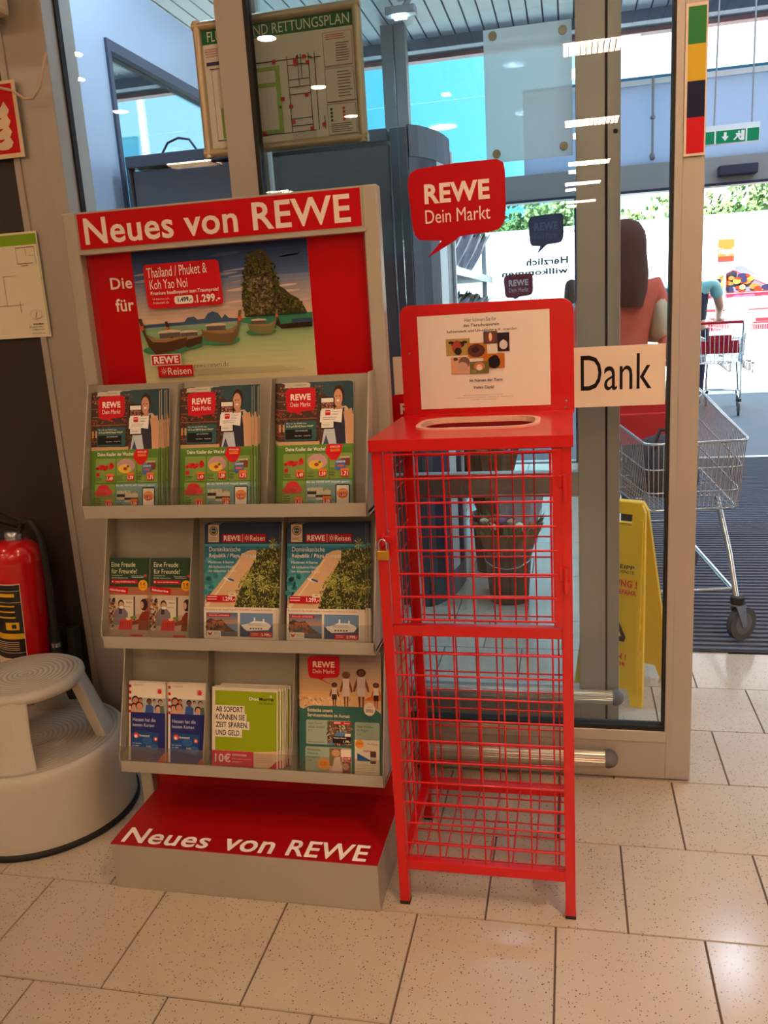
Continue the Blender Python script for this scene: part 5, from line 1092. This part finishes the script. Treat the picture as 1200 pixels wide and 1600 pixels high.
def person(loc, rz, h, top, legs, hairm, label, female=True, hands=None, sleeve=.5, nod=0.0, vest=None, shoe=BLACKR, stride=.10, skinm=SKIN, turn=0):
    """faces -y; one continuous body with clothes, hair and shoes as children"""
    P = empty('person', loc, rz); tag(P, label, 'person'); k = h/1.70; sh = .165 if female else .195
    hip = .085
    J = {'pel': (0, 0, .93), 'wai': (0, .005, 1.08), 'che': (0, .0, 1.27), 'nec': (0, .01, 1.42), 'nk2': (0, -.012, 1.49)}
    hd = (0, -.02-.10*nod, 1.585-.03*nod)
    nodes = [(*J['pel'], (.13, .10)), (*J['wai'], (.11, .085)), (*J['che'], (.145, .10)), (*J['nec'], .06), (*J['nk2'], .05), (hd[0], hd[1], hd[2]-.02, (.075, .088)), (hd[0], hd[1]+.01, hd[2]+.045, (.078, .09))]
    edges = [(0, 1), (1, 2), (2, 3), (3, 4), (4, 5), (5, 6)]
    hands = hands or [(-.25, -.05, .82), (.25, -.05, .82)]; arms = []
    for s_, H_ in zip((-1, 1), hands):
        S0 = Vector((s_*sh, .005, 1.385)); Wp = Vector(H_); mid = (S0+Wp)/2; L = .56
        dd = (Wp-S0).length; bend = math.sqrt(max(.0001, (L/2)**2-(dd/2)**2)) if dd < L else 0
        E_ = mid+Vector((s_*.25, .75, -.6)).normalized()*bend
        j = len(nodes); nodes += [(*S0, .052), (*E_, .038), (*Wp, .024)]; edges += [(2, j), (j, j+1), (j+1, j+2)]; arms.append((S0, E_, Wp))
        hn, he = hand(Wp, (Wp-E_), s_, .9, SKIN, P); b0 = len(nodes)-1
        off = len(nodes)-1
        for q_ in hn[1:]: nodes.append(q_)
        for a, b_ in he: edges.append((a+off if a else b0, b_+off if b_ else b0))
    feet = []
    for s_ in (-1, 1):
        st_ = s_*stride; j = len(nodes)
        nodes += [(s_*hip, 0, .88, .082), (s_*hip*.95, -.02+st_*.5, .50, .056), (s_*hip*.9, .03+st_, .09, .036), (s_*hip*.9, -.05+st_, .04, .034), (s_*hip*.95, -.13+st_, .03, .026)]
        edges += [(0, j), (j, j+1), (j+1, j+2), (j+2, j+3), (j+3, j+4)]; feet.append(j)
    def scl(ns): return [(p[0]*k, p[1]*k, p[2]*k, (tuple(v*k for v in p[3]) if isinstance(p[3], tuple) else p[3]*k)) for p in ns]
    skin_mesh('body', scl(nodes), edges, skinm, P)
    # clothes
    tn = [(0, 0, .90, (.145, .115)), (0, .005, 1.08, (.125, .10)), (0, 0, 1.27, (.158, .115)), (0, .01, 1.40, (.085, .075))]; te = [(0, 1), (1, 2), (2, 3)]
    for S0, E_, Wp in arms:
        j = len(tn)
        if sleeve <= .5: en = S0.lerp(E_, max(.3, sleeve*1.7)); tn += [(*S0, .068), (*en, .058)]; te += [(2, j), (j, j+1)]
        else: tn += [(*S0, .066), (*E_, .052), (*(E_.lerp(Wp, .9)), .036)]; te += [(2, j), (j, j+1), (j+1, j+2)]
    skin_mesh('shirt', scl(tn), te, top, P)
    if vest:
        vn = [(0, 0, .88, (.160, .13)), (0, .005, 1.08, (.150, .12)), (0, 0, 1.27, (.185, .13)), (0, .01, 1.39, (.12, .09))]; skin_mesh('vest', scl(vn), [(0, 1), (1, 2), (2, 3)], vest, P)
    ln_ = [(0, 0, .95, (.15, .118))]; le = []
    for s_ in (-1, 1):
        st_ = s_*stride; j = len(ln_); ln_ += [(s_*hip, 0, .84, .098), (s_*hip*.95, -.02+st_*.5, .50, .070), (s_*hip*.9, .03+st_, .11, .055)]; le += [(0, j), (j, j+1), (j+1, j+2)]
    skin_mesh('trousers', scl(ln_), le, legs, P)
    for s_ in (-1, 1):
        st_ = s_*stride
        skin_mesh('shoe', scl([(s_*hip*.9, .05+st_, .045, .042), (s_*hip*.9, -.05+st_, .042, .042), (s_*hip*.95, -.14+st_, .034, .032)]), [(0, 1), (1, 2)], shoe, P)
    # face
    q = MB(); hx, hy, hz = hd[0]*k, hd[1]*k, hd[2]*k
    for s_ in (-1, 1):
        q.ico((s_*.030*k, hy-.080*k, hz+.018*k), .012*k, WH_EYE, 1); q.ico((s_*.030*k, hy-.090*k, hz+.018*k), .006*k, BLACKR, 1); q.ico((s_*.080*k, hy+.005, hz), .02*k, skinm, 1, (.4, .8, 1.3))
    q.ico((0, hy-.092*k, hz-.008*k), .016*k, skinm, 1, (.7, 1, 1.3)); q.ico((0, hy-.082*k, hz-.048*k), .022*k, LIPS, 1, (1, .4, .35)); q.build('face', P)
    # hair
    q = MB()
    if female:
        vs = []; N = 20
        prof = [(.02, .140, 0), (.060, .122, 0), (.084, .080, 0), (.092, .03, 0), (.096, -.04, .0), (.102, -.12, .0), (.098, -.20, .0), (.080, -.27, .0)]
        for r_, zz, yy in prof:
            for i in range(N):
                a = 2*math.pi*i/N; w_ = 1+.05*math.sin(i*3.1+zz*30); f_ = math.sin(a) < -.85 and zz < .06
                rr = r_*w_*(.86 if f_ else 1)
                vs.append((hx+rr*math.cos(a)*k*.95, hy+(rr*math.sin(a)*1.05+yy)*k, hz+zz*k))
        fs = [(j*N+i, j*N+(i+1) % N, (j+1)*N+(i+1) % N, (j+1)*N+i) for j in range(len(prof)-1) for i in range(N) if not (j >= 3 and math.sin(2*math.pi*(i+.5)/N) < -.97)]
        q.add(vs, fs, hairm, True); q.add(vs[:N], [tuple(range(N))], hairm, True)
    else: q.ico((hx, hy+.018*k, hz+.045*k), .098*k, hairm, 2, (.86, 1, .92))
    hr_ = q.build('hair', P)
    if turn:
        M_ = Matrix.Translation((hx, hy, hz)) @ Matrix.Rotation(turn, 4, 'Z') @ Matrix.Translation((-hx, -hy, -hz))
        for o_ in P.children:
            if o_.name.split('.')[0] in ('hair', 'face'): o_.matrix_local = M_
    return P
WH_EYE = mat('eye_white', (236, 232, 226), .3); LIPS = mat('lips', (176, 90, 84), .5); HAIR = mat('dark_brown_hair', (74, 38, 28), .9, 0, .3, 60, stretch=(60, 60, 2))
CORAL = mat('coral_top', (206, 96, 76), .8, 0, .12, 30); NAVYC = mat('navy_cloth', (38, 40, 62), .8, 0, .15, 30); TEALC = mat('teal_shirt', (150, 206, 206), .8, 0, .1, 30)
wo = person((.245, 4.36, .008), R(9), 1.66, CORAL, NAVYC, HAIR, 'woman with long dark hair and coral top pushing a cart behind the glass', True, [(-.20, -.30, 1.01), (.20, -.30, 1.01)], .9, .6, turn=R(-80))
hb = empty('shoulder_bag', (.425, 4.45, 1.10)); tag(hb, 'beige shoulder bag at the shoulder of the woman in the coral top', 'bag')
q = MB(); q.lathe([(.0001, 0), (.10, .0), (.13, .04), (.125, .16), (.10, .21), (.0001, .215)], mat('beige_bag', (196, 178, 150), .7, 0, .15, 20), 20); o = q.build('bag_body', hb); o.scale = (.5, 1.2, 1)
q = MB(); q.tube([(0, -.08, .19), (-.01, -.05, .25), (-.03, .0, .28), (-.01, .05, .25), (0, .08, .19)], .010, MATS['beige_bag'], 8); q.build('strap', hb)
mn = person((1.37, 10.72, .0), R(172), 1.76, TEALC, NAVYC, mat('grey_hair', (120, 112, 106), .6), 'man in dark vest and teal short sleeves walking away outside', False, [(-.24, -.30, .98), (.24, -.30, .98)], .4, .0, NAVYC)
person((.015, 10.4, .0), R(160), 1.54, mat('light_shirt', (206, 216, 220), .8), NAVYC, HAIR, 'distant person outside whose head shows just above the red sign', True, None, .4)

mn.scale = (1.3, 1.1, 1)
# =================================================================== OUTSIDE
ASPH = mat('paving_grey', (120, 126, 140), .85, 0, .08, 3, bump=.3, bscale=40)
gd = box_obj('ground', -60, 60, 7.25, 90, -.15, -.004, ASPH); tag(gd, kind='structure')
fc_ = box_obj('sunlit_ground', -60, 60, 11.9, 90, -.004, .004, mat('paving_sunlit_pale', (226, 224, 218), .8, 0, .05, 2)); tag(fc_, kind='structure')  # pale slab past the canopy shadow: sunlit tone in the colour, added for bounce
# lettering on the outer glazing, read from inside it is mirrored
gl = empty('opening_hours_lettering', (-.56, 7.185, 1.30)); tag(gl, 'mirrored dark welcome lettering on the outer window', 'lettering')
A = Art(.55, .38, .0005); DK = (16, 44, 56)
A.text('Herzlich', .40, .02, 1.0, .17, DK, 2, mirror=True); A.text('willkommen', .04, .24, 1.0, .37, DK, 2, mirror=True)
A.text('Öffnungszeiten', .45, .52, 1.0, .60, DK, 0, mirror=True); A.text('Montag bis Samstag', .30, .66, 1.0, .74, DK, 0, mirror=True); A.text('7.00 bis 21.00', .45, .80, 1.0, .88, DK, 0, mirror=True)
A.build('lettering', gl)
b1 = empty('dark_bubble_sticker', (-.318, 7.186, 1.70)); tag(b1, 'dark rear side of a speech bubble sticker on the outer window', 'sticker')
A = Art(.275, .30, .0005); A.bubble(0, 0, 1, .80, (.22, 1.0), (62, 62, 84), tc=(92, 104, 128)); A.build('bubble_print', b1)
b2_ = empty('maroon_bubble_sticker', (-.525, 7.183, 1.36)); tag(b2_, 'small maroon speech bubble sticker below the mirrored lettering', 'sticker')
A = Art(.235, .20, .0005); A.bubble(0, 0, 1, .94, (.35, 1.0), (120, 40, 56), tc=(214, 196, 196)); A.build('bubble_print', b2_)
# white market hall opposite
hall = empty('market_hall', (2, 36, 0)); tag(hall, 'long white flat roofed hall across the car park', 'building')
HW = mat('hall_white', (226, 230, 232), .7, 0, .03, 1)
q = MB(); q.box(-22, 22, -6, 8, 2.15, 3.62, HW); q.box(-22, 3.2, -5.9, 8, 0, 2.15, HW); q.box(3.2, 22, -3, 8, 0, 2.15, mat('hall_glass_grey', (170, 176, 196), .4)); q.build('wall', hall)
q = MB(); q.box(-22.1, 22.1, -6.1, 8.1, 3.62, 3.72, mat('roof_edge_grey', (190, 196, 200), .5)); q.build('roof_edge', hall)
q = MB(); q.box(4.65, 5.6, -6.0, -5.6, 0, 2.15, mat('red_column', (214, 40, 66), .5)); q.build('column', hall)
for x in (-16, -11, -6): q = MB(); q.box(x, x+3, -5.98, -5.85, .8, 1.9, MATS['hall_glass_grey']); q.build('window', hall)
lp = MB(); lp.tube([(-6.4, 13, 0), (-6.4, 13, 6.5)], .06, WHITEM, 10); lp.tube([(-6.4, 13, 6.4), (-5.6, 13, 6.6)], .05, WHITEM, 8); tag(lp.build('lamp_post'), 'slim pale lamp post outside the left lobby window', 'lamp post')
TR = [mat('foliage_'+str(i), c, .8, 0, .25, 2) for i, c in enumerate(((110, 140, 78), (92, 124, 70), (134, 158, 96)))]
LT = mat('tree_bark', (96, 80, 64), .9)
def tree_mesh(seed):
    random.seed(seed); q = MB(); blobs = [(random.uniform(-1.5, 1.5), random.uniform(-1, 1), random.uniform(2.6, 4.6), random.uniform(.8, 1.3)) for _ in range(9)]
    for bx, by, bz, br in blobs:
        for i in range(170):
            a = random.random()*6.28; c_ = random.uniform(-1, 1); s2 = math.sqrt(1-c_*c_); rr = br*random.uniform(.7, 1.05); p = Vector((bx+rr*s2*math.cos(a), by+rr*s2*math.sin(a), bz+rr*c_*.8))
            u = Vector((random.uniform(-1, 1), random.uniform(-1, 1), random.uniform(-1, 1))).normalized()*.13; v = u.orthogonal().normalized()*.10
            q.add([p-u, p+v, p+u, p-v], [(0, 1, 2, 3)], TR[seed % 3])
    return q
def tree(x, y, s_, seed, label):
    t_ = empty('tree', (x, y, 0)); t_.scale = (s_, s_, s_); tag(t_, label, 'tree', 'trees behind the hall')
    tag(tree_mesh(seed).build('crown', t_), kind='stuff')
    q = MB(); q.tube([(0, 0, 0), (.05, 0, 1.5), (0, .05, 3.4)], .2, LT, 10, radii=[.24, .18, .10]); q.build('trunk', t_)
for i, (x, s_) in enumerate(((-16, 1.1), (-11, 1.0), (-6.2, 1.05), (-2.8, 1.15), (.6, 1.08), (4.2, 1.0), (7.4, 1.06), (10.6, 1.14), (14.5, 1.1))):
    tree(x, 46+(i % 2)*2, s_*1.22, 40+i, f'green tree over the hall roof, {["first","second","third","fourth","fifth","sixth","seventh","eighth","ninth"][i]} from the left')
random.seed(5)
# market hut with banner
hu = empty('market_hut', (2.95, 18.0, 0)); tag(hu, 'white gabled market hut with a pumpkin banner beyond the doors', 'hut')
q = MB()
ap, ez, hw = 2.16, 1.42, 1.05
for s_ in (-1, 1):
    q.prism([(0, ap), (0, ap+.10), (s_*(hw+.15), ez-.06), (s_*(hw+.15), ez-.14)], -.75, .9, WHITEM)
q.build('roof', hu)
for s_ in (-1, 1):
    for i in range(4):
        q = MB(); y0 = -.76-.01
        t0_ = .16+.17*i; q.prism([(s_*hw*t0_, ap-(ap-ez)*t0_-.10), (s_*hw*(t0_+.14), ap-(ap-ez)*(t0_+.14)-.10), (s_*hw*(t0_+.14), ap-(ap-ez)*(t0_+.14)+.0), (s_*hw*t0_, ap-(ap-ez)*t0_+.0)], y0, y0+.02, HW); q.build('board', hu)
q = MB()
for s_ in (-1, 1): q.box(s_*hw-.05, s_*hw+.05, -.6, -.5, 0, ez, WHITEM); q.box(s_*hw-.05, s_*hw+.05, .7, .8, 0, ez, WHITEM)
q.box(-hw, hw, .72, .78, 0, 1.6, HW); tag(q.build('walls', hu), kind='stuff')
A = Art(1.7, .42, .002); A.poly([(0, 1), (.5, 0), (1, 1)], (196, 60, 70)); A.poly([(.06, .95), (.5, .06), (.94, .95)], (90, 90, 100))
for i in range(60):
    u = random.uniform(.12, .88); v = random.uniform(.2, .92)
    if v > abs(u-.5)*2+.06: A.ell(u, v, random.uniform(.03, .06), random.uniform(.08, .14), random.choice([(206, 140, 50), (214, 170, 90), (180, 84, 40), (120, 40, 26), (36, 34, 60)]), 10)
A.build('banner', hu, (-.85, -.775, 1.28))
q = MB(); q.box(-hw, hw, -.74, -.70, 1.20, 1.27, mat('awning_red', (214, 60, 90), .5)); q.box(-hw, hw, -.73, -.66, 1.0, 1.20, HW); q.build('awning', hu)
CY_ = mat('cyan_panel', (40, 190, 206), .5); q = MB(); q.box(-.78, -.52, -.60, -.56, .2, 1.0, CY_); q.build('panel', hu); q = MB(); q.box(-.18, -.06, -.60, -.56, .4, 1.0, CY_); q.build('panel', hu)
q = MB(); q.box(-.9, .95, -.6, .2, 0, .55, HW); q.build('counter', hu, .01)
fg = empty('orange_flag_sign', (2.60, 16.8, 1.83)); fg.rotation_euler = (0, 0, R(25)); tag(fg, 'small square orange sign standing above the market hut roof', 'sign')
A = Art(.36, .42, .002); A.rect(0, 0, 1, 1, (120, 130, 140)); A.rect(.05, .05, .95, .97, (196, 92, 40)); A.rect(.05, .75, .95, .97, (170, 50, 36)); A.text('Hugel', .10, .40, .90, .72, (236, 232, 240), 2)
A.build('sign_print', fg); q = MB(); q.box(0, .36, .001, .03, 0, .42, HW); q.tube([(.18, .015, 0), (.18, .015, -1.83)], .02, WHITEM, 8); q.build('sign_post', fg)
